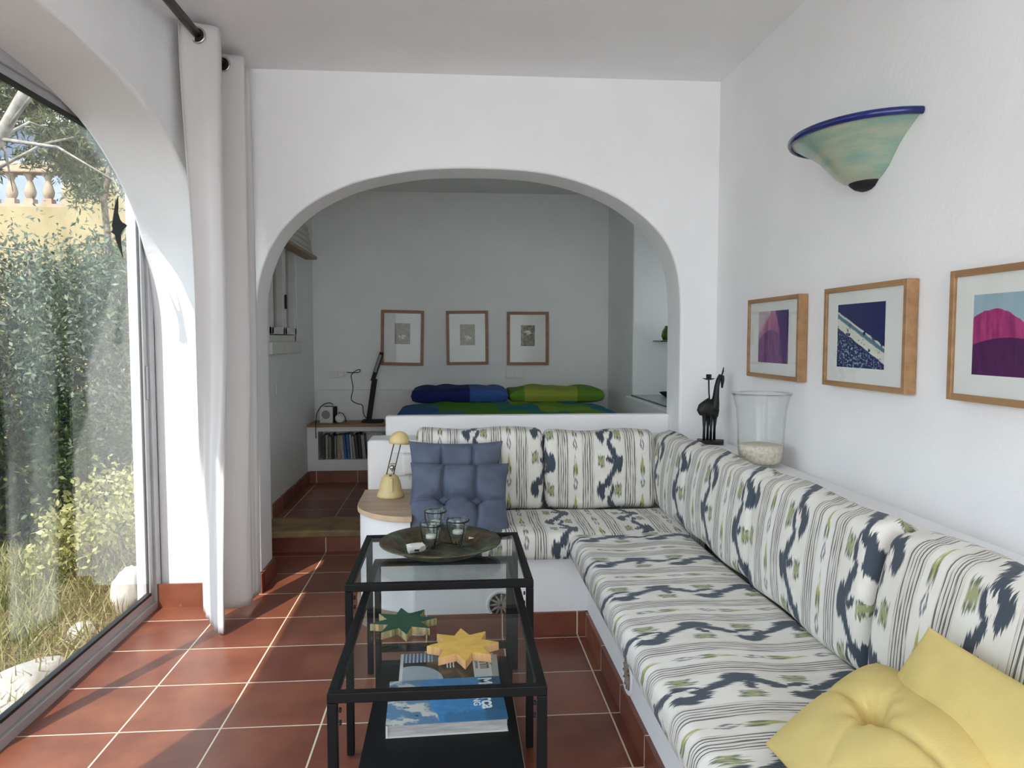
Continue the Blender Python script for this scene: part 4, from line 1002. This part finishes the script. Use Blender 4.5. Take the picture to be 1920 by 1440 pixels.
cord('power_cord', 'black cord looping over the speaker cube and down the desk front', [(-1.115, 6.13, 0.50), (-1.115, 6.125, 0.58), (-1.11, 6.12, 0.65), (-1.105, 6.15, 0.71), (-1.07, 6.20, 0.765), (-1.02, 6.24, 0.78), (-0.995, 6.26, 0.762)])
cord('power_cord', 'black cord trailing over the white mug on the alcove desk', [(-1.0, 6.36, 0.66), (-0.96, 6.33, 0.64), (-0.95, 6.27, 0.692), (-0.915, 6.24, 0.69), (-0.895, 6.24, 0.655), (-0.89, 6.25, 0.618)], 0.003)
def plate(name, label, x0, x1, z0, z1, y=6.499, n=2):
    t_ = thing(name, label, 'socket' if 'socket' in name else 'switch', ((x0+x1)/2, y, z0))
    pl_ = MB().box(x0, x1, y-0.010, y, z0, z1).build('plate', 'white_plastic', t_, bevel=0.004)
    w = (x1-x0-0.01)/n
    for k in range(n): MB().box(x0+0.005+w*k+0.003, x0+0.005+w*(k+1)-0.003, y-0.014, y-0.0095, z0+0.008, z1-0.008).build('rocker' if n == 2 and 'switch' in name else 'insert', 'white_plastic', pl_, bevel=0.002)
    return t_
plate('light_switch', 'white double light switch below the right print in the alcove', 0.456, 0.618, 0.962, 1.048)
ps = plate('wall_socket', 'white double socket on the alcove wall above the desk', -1.055, -0.925, 0.972, 1.036)
MB().box(-0.985, -0.93, 6.462, 6.4895, 0.985, 1.022).build('plug', 'white_plastic', ps, bevel=0.006)
tw = thing('wall_socket', 'small white socket on the left alcove wall under the window', 'socket', (-1.189, 5.17, 0.98))
MB().box(-1.190, -1.182, 5.10, 5.19, 0.93, 1.02).build('plate', 'white_plastic', tw, bevel=0.003)

# bed
bd = thing('bed', 'bed on a white masonry platform behind the arch parapet', 'bed', (0.4, 5.3, 0.13))
MB().box(-0.42, 1.30, YB+0.0, 6.455, 0.13, 0.60).build('platform', 'alcove', bd)
b = MB(); b.box(-0.36, 1.12, 4.30, 6.42, 0.602, 0.76); b.build('mattress', 'print_paper', bd, bevel=0.04, seg=4)
def patch_mat():
    m, t, b = new_mat('patchwork_cotton'); v, x, y, z = coords(t)
    bl, gr, te, li = rgb(52, 88, 150), rgb(70, 122, 36), rgb(40, 104, 122), rgb(116, 146, 52)
    sh = (y*1.6).floor()*0.17; xs_ = x + sh - (sh.abs()*0.0) - 1.36
    c = mixc(t, xs_.gt(-0.10), bl, gr); c = mixc(t, xs_.gt(0.31), c, te); c = mixc(t, xs_.gt(0.60), c, li); c = mixc(t, xs_.gt(0.98), c, te)
    c = mixc(t, ((y*1.6).fract()).gt(0.5)*0.5, c, gr)
    t.links.new(c, b.inputs['Base Color']); b.inputs['Roughness'].default_value = 0.9; b.inputs['Specular IOR Level'].default_value = 0.1
    bump(t, b, noise(t, v, 6, 4), 0.5, 0.02); return m
qm = patch_mat()
def soft(name, label, cat, x0, x1, y0, y1, z0, z1, mat, seed, wr=0.01, parent=None, ex=0.45, uvm=1.0, shift=(0, 0)):
    rnd = random.Random(seed); N = 40; V = []; F = []; UV = []
    ph = [rnd.random()*6 for _ in range(8)]
    for side in (1, 0):
        for i in range(N+1):
            for j in range(N+1):
                u = i/N; v = j/N; a = 2*u-1; c = 2*v-1
                a = math.sin(a*pi/2)*0.5+a*0.5; c = math.sin(c*pi/2)*0.5+c*0.5
                pr_ = max(0, 1-abs(a)**5)**ex * max(0, 1-abs(c)**5)**ex
                x = (x0+x1)/2 + a*(x1-x0)/2; y = (y0+y1)/2 + c*(y1-y0)/2
                w = wr*(sin(x*14+ph[0]+y*5)*sin(y*11+ph[1]) + 0.5*sin(x*31+ph[2]+y*9))
                zz = z0 + (z1-z0)*(0.5 + (0.5 if side else -0.5)*pr_) + (w*pr_ if side else 0)
                V.append((x, y, zz))
    for s in range(2):
        for i in range(N):
            for j in range(N):
                k = s*(N+1)**2 + i*(N+1)+j; F.append((k, k+N+1, k+N+2, k+1))
                UV.append(tuple((shift[0]+V[q][0]*uvm, shift[1]+V[q][1]*uvm) for q in (k, k+N+1, k+N+2, k+1)))
    o = MB().add(V, F, 0, UV, True).build(name, mat, parent)
    if label: tag(o, label, cat)
    return o
soft('duvet', 'blue and green patchwork duvet spread over the bed', 'duvet', -0.40, 1.16, 4.25, 5.98, 0.715, 0.822, qm, 3, 0.010, uvm=0.42, shift=(0.095, 0.2))
def two_tone(name, c1, c2, x_at, c3=None, x3=None):
    m, t, b = new_mat(name); v, x, y, z = coords(t)
    n = noise(t, v, 5, 3)
    c = mixc(t, x.gt(x_at), c1, c2)
    if c3: c = mixc(t, x.gt(x3), c, c3)
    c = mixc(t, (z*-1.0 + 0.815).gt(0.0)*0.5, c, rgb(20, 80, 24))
    t.links.new(c, b.inputs['Base Color']); b.inputs['Roughness'].default_value = 0.9; bump(t, b, n, 0.4, 0.01); return m
soft('bed_pillow', 'navy and blue pillow at the head of the bed', 'pillow', -0.33, 0.435, 5.82, 6.34, 0.795, 0.925, two_tone('navy_blue_cotton', rgb(12, 28, 92), rgb(52, 88, 150), 0.13), 7, 0.010, ex=0.22)
soft('bed_pillow', 'lime green pillow at the head of the bed', 'pillow', 0.44, 1.20, 5.82, 6.34, 0.795, 0.918, two_tone('lime_cotton', rgb(92, 132, 34), rgb(146, 158, 56), 0.56, rgb(96, 136, 40), 0.98), 8, 0.012, ex=0.22)
# niche: glass shelf with green ornament, dark glass edge and little bowl
gs = thing('glass_shelf', 'small glass shelf in the right alcove niche', 'shelf', (1.7, 5.5, 1.29))
MB().box(1.515, 1.95, 5.36, 5.579, 1.288, 1.296).build('shelf_board', plain('dark_glass_edge', rgb(28, 40, 38), 0.15), gs)
ob = thing('green_bowl', 'striped green glass ornament on the little glass shelf', 'ornament', (1.60, 5.46, 1.297))
m2, t2, b2 = new_mat('green_stripe_glass'); v2, x2, y2, z2 = coords(t2)
t2.links.new(mixc(t2, ((x2*40 + z2*8).sin()).step(-0.3, 0.3), rgb(70, 96, 40), rgb(176, 190, 110)), b2.inputs['Base Color']); b2.inputs['Roughness'].default_value = 0.2
MB().lathe([(0, 0), (0.045, 0.002), (0.058, 0.03), (0.052, 0.07), (0.035, 0.098), (0, 0.105)], (1.607, 5.46, 1.297), 28).build('body', m2, ob)
MB().lathe([(0.03, 0.096), (0.034, 0.104), (0.03, 0.108)], (1.607, 5.46, 1.297), 28).build('lip', m2, ob)
tt = thing('glass_sheet', 'dark-edged glass plate lying on the niche sill beside the bed', 'glass plate', (1.6, 5.0, 0.876))
MB().box(1.345, 1.98, 4.40, 5.55, 0.8755, 0.884).build('plate', plain('smoked_edge', rgb(26, 36, 36), 0.2), tt)
MB().box(1.352, 1.975, 4.405, 5.545, 0.884, 0.8855).build('surface', plain('frosted_surface', rgb(150, 158, 160), 0.25), tt)
sb = thing('black_bowl', 'small black bowl on the glass plate in the alcove niche', 'bowl', (1.56, 5.3, 0.887))
MB().lathe([(0, 0.0), (0.03, 0.0), (0.055, 0.018), (0.07, 0.032), (0.067, 0.034), (0.05, 0.02), (0, 0.006)], (1.565, 5.30, 0.887), 28).build('body', 'dark', sb)
MB().lathe([(0.066, 0.031), (0.072, 0.034), (0.066, 0.036)], (1.565, 5.30, 0.887), 28).build('rim', 'dark', sb)

# ------------------------------------------------------------------ curtain and rod
rd = thing('curtain_rod', 'dark brown curtain rod running under the ceiling along the arched door', 'curtain rod', (-1.06, 1.8, 2.58))
MB().tube([(-1.06, -1.8, 2.58), (-1.06, 3.82, 2.58)], 0.018, 14).build('pole', 'dark_brown', rd)
MB().tube([(-1.15, 2.0, 2.58), (-1.06, 2.0, 2.58)], 0.008, 10).tube([(-1.15, 3.86, 2.58), (-1.06, 3.81, 2.58)], 0.008, 10).build('bracket', 'dark_brown', rd)
ct = thing('curtain', 'white linen eyelet curtain gathered beside the arched garden door', 'curtain', (-1.06, 3.5, 0.01))
top = [(-1.118, 3.235), (-1.112, 3.262), (-1.060, 3.292), (-1.000, 3.315), (-0.985, 3.345), (-1.00, 3.40), (-1.06, 3.45), (-1.110, 3.50), (-1.125, 3.545), (-1.10, 3.59), (-1.055, 3.625), (-0.995, 3.648), (-0.972, 3.665), (-0.990, 3.72), (-1.04, 3.745), (-1.03, 3.78), (-0.990, 3.795), (-0.986, 3.82)]
mid_ = [(-1.090, 3.262), (-1.078, 3.280), (-1.050, 3.310), (-1.010, 3.325), (-0.990, 3.345), (-1.00, 3.39), (-1.05, 3.44), (-1.075, 3.48), (-1.085, 3.52), (-1.065, 3.565), (-1.035, 3.60), (-0.998, 3.630), (-0.972, 3.66), (-0.985, 3.70), (-1.01, 3.735), (-1.00, 3.77), (-0.982, 3.80), (-0.978, 3.83)]
bot = [(-1.140, 3.440), (-1.122, 3.412), (-1.085, 3.370), (-1.035, 3.315), (-1.017, 3.308), (-1.045, 3.40), (-1.075, 3.46), (-1.09, 3.50), (-1.10, 3.53), (-1.085, 3.55), (-1.05, 3.565), (-1.01, 3.585), (-0.985, 3.615), (-0.985, 3.65), (-0.990, 3.69), (-0.985, 3.72), (-0.980, 3.75), (-0.980, 3.79)]
def resample(pl, n):
    pl = smooth_curve(pl, 8); L = [0]
    for i in range(len(pl)-1): L.append(L[-1] + math.dist(pl[i], pl[i+1]))
    out = []; k = 0
    for i in range(n):
        t = L[-1]*i/(n-1)
        while k < len(L)-2 and L[k+1] < t: k += 1
        f = (t-L[k])/max(1e-9, L[k+1]-L[k]); out.append((pl[k][0]+(pl[k+1][0]-pl[k][0])*f, pl[k][1]+(pl[k+1][1]-pl[k][1])*f))
    return out
NU, NV = 130, 70
TP, MP, BP = resample(top, NU), resample(mid_, NU), resample(bot, NU)
V = []; F = []
for j in range(NV+1):
    t = j/NV; z = 2.625 - t*2.615
    for i in range(NU):
        if t < 0.45: k = t/0.45; k = k*k*(3-2*k); a, b_ = TP[i], MP[i]
        else: k = (t-0.45)/0.55; k = k*k*(3-2*k); a, b_ = MP[i], BP[i]
        x = a[0]+(b_[0]-a[0])*k; y = a[1]+(b_[1]-a[1])*k
        w = 0.0025*sin(i*0.9+t*5)*t
        zz = z + (0.055*max(0, 1-i/22) if t > 0.8 else 0)*(t-0.8)*5 + (0.02*max(0, min(1, (i-40)/30)))*max(0, t-0.8)*5
        V.append((x+w, y+w, max(zz, 0.006)))
for j in range(NV):
    for i in range(NU-1): F.append((j*NU+i, j*NU+i+1, (j+1)*NU+i+1, (j+1)*NU+i))
cl = MB().add(V, F, 0, None, True).build('cloth', 'curtain', ct)
sm_ = cl.modifiers.new('thickness', 'SOLIDIFY'); sm_.thickness = 0.0016
for (x, y) in ((-1.06, 3.292), (-1.055, 3.622)):
    r = MB(); m4 = Matrix.Translation((x, y-0.004, 2.575)) @ Matrix.Rotation(pi/2, 4, 'X')
    r.lathe([(0.027, -0.004), (0.034, -0.003), (0.036, 0.0), (0.034, 0.004), (0.028, 0.006), (0.027, 0.004), (0.027, -0.004)], n=30, mat=m4); ey = r.build('eyelet', 'chrome', cl)
    MB().lathe([(0.0, 0.002), (0.0272, 0.002)], n=30, mat=m4).build('eyelet_hole', 'dark', cl)

# ================================================================== THE GARDEN
rng = np.random.default_rng(5)
def leaves(name, centers, size, mat, parent, aspect=2.6, droop=0.0, spread=1.0, updir=None):
    n = len(centers); c = np.asarray(centers, float)
    d = rng.normal(size=(n, 3)); 
    if updir is not None: d = d*spread + np.asarray(updir)
    d /= np.linalg.norm(d, axis=1)[:, None]
    r = rng.normal(size=(n, 3)); s = np.cross(d, r); s /= np.linalg.norm(s, axis=1)[:, None]
    L = (size*(0.6+0.8*rng.random(n)))[:, None]; Wd = L/aspect
    v = np.empty((n, 4, 3)); v[:, 0] = c; v[:, 1] = c + d*L*0.5 + s*Wd*0.5; v[:, 2] = c + d*L; v[:, 3] = c + d*L*0.5 - s*Wd*0.5
    me = bpy.data.meshes.new(name); me.vertices.add(4*n); me.vertices.foreach_set('co', v.reshape(-1))
    me.loops.add(4*n); me.loops.foreach_set('vertex_index', np.arange(4*n, dtype=np.int32))
    me.polygons.add(n); me.polygons.foreach_set('loop_start', np.arange(0, 4*n, 4, dtype=np.int32)); me.polygons.foreach_set('loop_total', np.full(n, 4, dtype=np.int32))
    me.update(calc_edges=True); me.materials.append(M[mat]); o = bpy.data.objects.new(name, me); C.objects.link(o)
    if parent is not None: o.parent = parent; o.matrix_parent_inverse = parent.matrix_world.inverted()
    return o
def blob_points(n, c, r, clumps=40, cs=0.28, low=-1.0):
    """points in leafy clumps spread over an ellipsoid's outer shell"""
    k = rng.normal(size=(clumps, 3)); k /= np.linalg.norm(k, axis=1)[:, None]; k *= (0.55+0.42*rng.random(clumps))[:, None]
    k = k[k[:, 2] > low]
    i = rng.integers(0, len(k), n); p = k[i] + rng.normal(size=(n, 3))*cs*0.5
    return np.asarray(c) + p*np.asarray(r)
def shrub(name, label, c, r, n, size, mat, stems=6, seed=1, clumps=60, aspect=2.6, cs=0.30, group='shrubs of the hedge'):
    rs = random.Random(seed); t_ = thing(name, label, 'shrub', (c[0], c[1], c[2]-r[2]), group)
    leaves('foliage', blob_points(n, c, r, clumps, cs), size, mat, t_, aspect)
    for k in range(stems):
        q = (c[0]+rs.uniform(-.6, .6)*r[0], c[1]+rs.uniform(-.6, .6)*r[1], c[2]+rs.uniform(0, .8)*r[2])
        MB().tube([(c[0]+rs.uniform(-.15, .15), c[1]+rs.uniform(-.15, .15), -0.45), ((c[0]+q[0])/2+0.05, (c[1]+q[1])/2, c[2]-r[2]*0.3), q], [0.022, 0.015, 0.005], 6).build('branch', 'twig', t_)
    return t_
# ground falls away gently
N_ = 70; V = []; F = []
for i in range(N_+1):
    for j in range(N_+1):
        x = -1.53 - 16*(i/N_)**1.6; y = -6 + 26*j/N_
        z = -0.16 - 0.05*min(3, -(x+1.53)) + 0.03*sin(x*3.1+y*1.7) + 0.025*sin(y*5.3+x*2) + 0.012*sin(y*13+x*17)
        V.append((x, y, z))
for i in range(N_):
    for j in range(N_): F.append((i*(N_+1)+j, i*(N_+1)+j+1, (i+1)*(N_+1)+j+1, (i+1)*(N_+1)+j))
tag(MB().add(V, F, 0, None, True).build('garden_ground', 'soil'), kind='structure')
def gz(x, y): return -0.16 - 0.05*np.minimum(3, -(x+1.53)) + 0.03*np.sin(x*3.1+y*1.7) + 0.025*np.sin(y*5.3+x*2)
tag(MB().box(-14, 14, -12, -2.2, -0.3, -0.12).build('terrace_bounce_ground', plain('bounce_paving', (0.80, 0.80, 0.80), 0.9, 0, 0.08, 4)), kind='structure')  # unseen ground, made this pale to bounce daylight up to the ceiling
n = 52000; gx = -1.66 - 2.9*rng.random(n)**0.9; gyy = 0.2 + 6.2*rng.random(n)**0.8
gp = np.stack([gx, gyy, gz(gx, gyy)], 1)
g1 = leaves('wild_grass', gp, 0.13, 'grass', None, 22, spread=0.75, updir=(0, 0, 0.9))
tag(g1, 'dry yellow-green wild grass outside the garden door', 'grass', kind='stuff')
def rock(label, c, s, seed):
    rnd = random.Random(seed); bm = bmesh.new(); bmesh.ops.create_icosphere(bm, subdivisions=4, radius=1)
    ph = [Vector((rnd.uniform(-1, 1), rnd.uniform(-1, 1), rnd.uniform(-1, 1))).normalized() for _ in range(14)]
    of = [rnd.uniform(0.62, 0.95) for _ in ph]
    for v in bm.verts:
        p = v.co.copy()
        for q, f in zip(ph, of):
            d_ = p.dot(q)
            if d_ > f: p -= q*(d_-f)*0.9
        p *= 1 + 0.02*sin(p.x*17+p.y*11)
        v.co = Vector((p.x*s[0], p.y*s[1], p.z*s[2])) + Vector(c)
    me = bpy.data.meshes.new('rock'); bm.to_mesh(me); bm.free(); me.materials.append(M['rock']); me.polygons.foreach_set('use_smooth', [True]*len(me.polygons))
    o = bpy.data.objects.new('rock', me); C.objects.link(o); tag(o, label, 'rock'); return o
rock('large flat white rock against the garden door sill', (-1.82, 3.08, -0.17), (0.20, 0.40, 0.12), 1)
rock('pale rock lying in the grass beyond the large flat one', (-1.84, 3.78, -0.16), (0.075, 0.09, 0.065), 2)
rock('tan pointed rock beside the far door jamb', (-1.75, 4.12, -0.08), (0.10, 0.12, 0.16), 3)
rock('small white rock at the near end of the door sill', (-1.69, 2.72, -0.12), (0.07, 0.11, 0.07), 4)
rock('flat white rock close to the sill, between the large rock and the jamb', (-1.64, 3.72, -0.14), (0.07, 0.16, 0.07), 5)
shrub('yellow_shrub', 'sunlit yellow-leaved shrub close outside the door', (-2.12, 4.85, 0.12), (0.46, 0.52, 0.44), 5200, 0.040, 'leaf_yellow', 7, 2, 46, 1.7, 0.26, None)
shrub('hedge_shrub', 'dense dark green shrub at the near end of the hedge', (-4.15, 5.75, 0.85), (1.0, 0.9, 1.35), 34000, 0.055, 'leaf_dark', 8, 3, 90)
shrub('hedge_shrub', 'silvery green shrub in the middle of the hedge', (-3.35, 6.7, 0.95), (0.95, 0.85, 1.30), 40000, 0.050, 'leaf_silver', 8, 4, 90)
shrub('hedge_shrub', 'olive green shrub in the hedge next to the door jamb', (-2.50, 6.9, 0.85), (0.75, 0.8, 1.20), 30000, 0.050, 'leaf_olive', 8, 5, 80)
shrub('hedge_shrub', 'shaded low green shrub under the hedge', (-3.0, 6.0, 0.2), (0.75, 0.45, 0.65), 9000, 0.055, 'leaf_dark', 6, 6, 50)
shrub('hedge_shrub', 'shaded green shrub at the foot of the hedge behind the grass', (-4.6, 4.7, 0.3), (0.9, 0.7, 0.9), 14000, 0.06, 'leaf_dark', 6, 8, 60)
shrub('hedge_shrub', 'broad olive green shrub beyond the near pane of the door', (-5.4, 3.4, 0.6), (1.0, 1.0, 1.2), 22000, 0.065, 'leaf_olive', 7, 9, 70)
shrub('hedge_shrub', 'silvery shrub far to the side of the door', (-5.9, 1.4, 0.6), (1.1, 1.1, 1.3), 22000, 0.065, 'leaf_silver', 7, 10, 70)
# pine-like tree with a pale trunk
tr_ = thing('tree', 'tree with a pale leaning trunk and feathery foliage above the hedge', 'tree', (-5.3, 7.2, -0.4))
MB().tube([(-4.9, 6.2, -0.5), (-4.6, 6.15, 0.9), (-4.15, 6.1, 1.9), (-3.72, 6.05, 2.45), (-3.40, 6.0, 2.81), (-3.17, 5.98, 3.2), (-2.95, 6.0, 3.7)], [0.12, 0.10, 0.08, 0.058, 0.048, 0.036, 0.02], 12).build('trunk', 'bark', tr_)
rs = random.Random(4)
for k in range(16):
    s_ = Vector(rs.choice([(-3.72, 6.05, 2.45), (-3.4, 6.0, 2.81), (-4.15, 6.1, 1.9), (-3.17, 5.98, 3.2)])); e_ = s_ + Vector((rs.uniform(-0.2, 1.2), rs.uniform(-0.6, 0.8), rs.uniform(-0.5, 0.9)))
    MB().tube([s_, (s_+e_)/2 + Vector((0, 0, 0.1)), e_], [0.016, 0.010, 0.003], 6).build('branch', 'bark', tr_)
pts = np.concatenate([blob_points(17000, (-3.95, 7.0, 3.75), (1.0, 0.8, 0.62), 60, 0.22), blob_points(9000, (-3.2, 6.8, 3.15), (0.55, 0.6, 0.42), 30, 0.25), blob_points(8000, (-4.6, 7.0, 3.1), (0.6, 0.6, 0.5), 30, 0.25)])
leaves('foliage', pts, 0.085, 'needle', tr_, 6)
tr2 = thing('tree', 'slender tree in front of the yellow wall beside the balustrade', 'tree', (-4.0, 9.6, -0.4))
MB().tube([(-4.2, 9.6, -0.5), (-4.15, 9.6, 1.6), (-4.25, 9.6, 3.0), (-4.0, 9.6, 4.2)], [0.07, 0.05, 0.04, 0.02], 8).build('trunk', 'twig', tr2)
leaves('foliage', np.concatenate([blob_points(9000, (-4.2, 9.5, 3.5), (0.55, 0.5, 0.7), 36, 0.3), blob_points(9000, (-3.6, 9.6, 1.9), (0.9, 0.5, 0.7), 40, 0.3)]), 0.08, 'leaf_olive', tr2, 4)
# neighbour's terrace wall, balustrade and house
nb = thing('terrace_wall', 'yellow rendered retaining wall and pier of the neighbouring terrace', 'wall', (-7, 12.2, -0.5))
MB().box(-12, -5.72, 12.0, 12.35, -0.6, 3.31).build('retaining_wall', 'stucco', nb)
MB().box(-5.72, -2.9, 11.7, 12.6, -0.6, 4.35).build('pier_wall', 'stucco', nb)
bs_ = thing('balustrade', 'pinkish cast-stone balustrade on the yellow terrace wall', 'balustrade', (-7, 12.15, 3.31))
MB().box(-12, -5.72, 12.02, 12.28, 3.83, 3.99).build('hand_rail', 'balus', bs_, bevel=0.02)
MB().box(-12, -5.72, 12.02, 12.28, 3.31, 3.36).build('plinth', 'balus', bs_)
k = 0; x = -5.92
while x > -8.6:
    q = MB(); q.box(x-0.07, x+0.07, 12.08, 12.22, 3.36, 3.45); q.lathe([(0.05, 0.0), (0.075, 0.05), (0.085, 0.11), (0.06, 0.20), (0.035, 0.28), (0.05, 0.31), (0.06, 0.34)], (x, 12.15, 3.45), 14); q.box(x-0.06, x+0.06, 12.09, 12.21, 3.79, 3.83)
    q.build('baluster', 'balus', bs_); x -= 0.27
ns = thing('neighbour_house', 'pale grey-blue house wall behind the balustrade', 'house', (-9, 16, -0.5))
MB().box(-16, -3.5, 16.0, 20, -0.6, 5.6).build('wall', 'house', ns)
rf = MB(); rf.add([(-16.5, 15.4, 5.5), (-3.0, 15.4, 5.9), (-3.0, 20.5, 7.6), (-16.5, 20.5, 7.2), (-16.5, 15.4, 5.7), (-3.0, 15.4, 6.1), (-3.0, 20.5, 7.8), (-16.5, 20.5, 7.4)], [(0, 1, 2, 3), (4, 5, 6, 7), (0, 1, 5, 4), (1, 2, 6, 5), (2, 3, 7, 6), (3, 0, 4, 7)])
rf.build('roof', 'balus', ns)
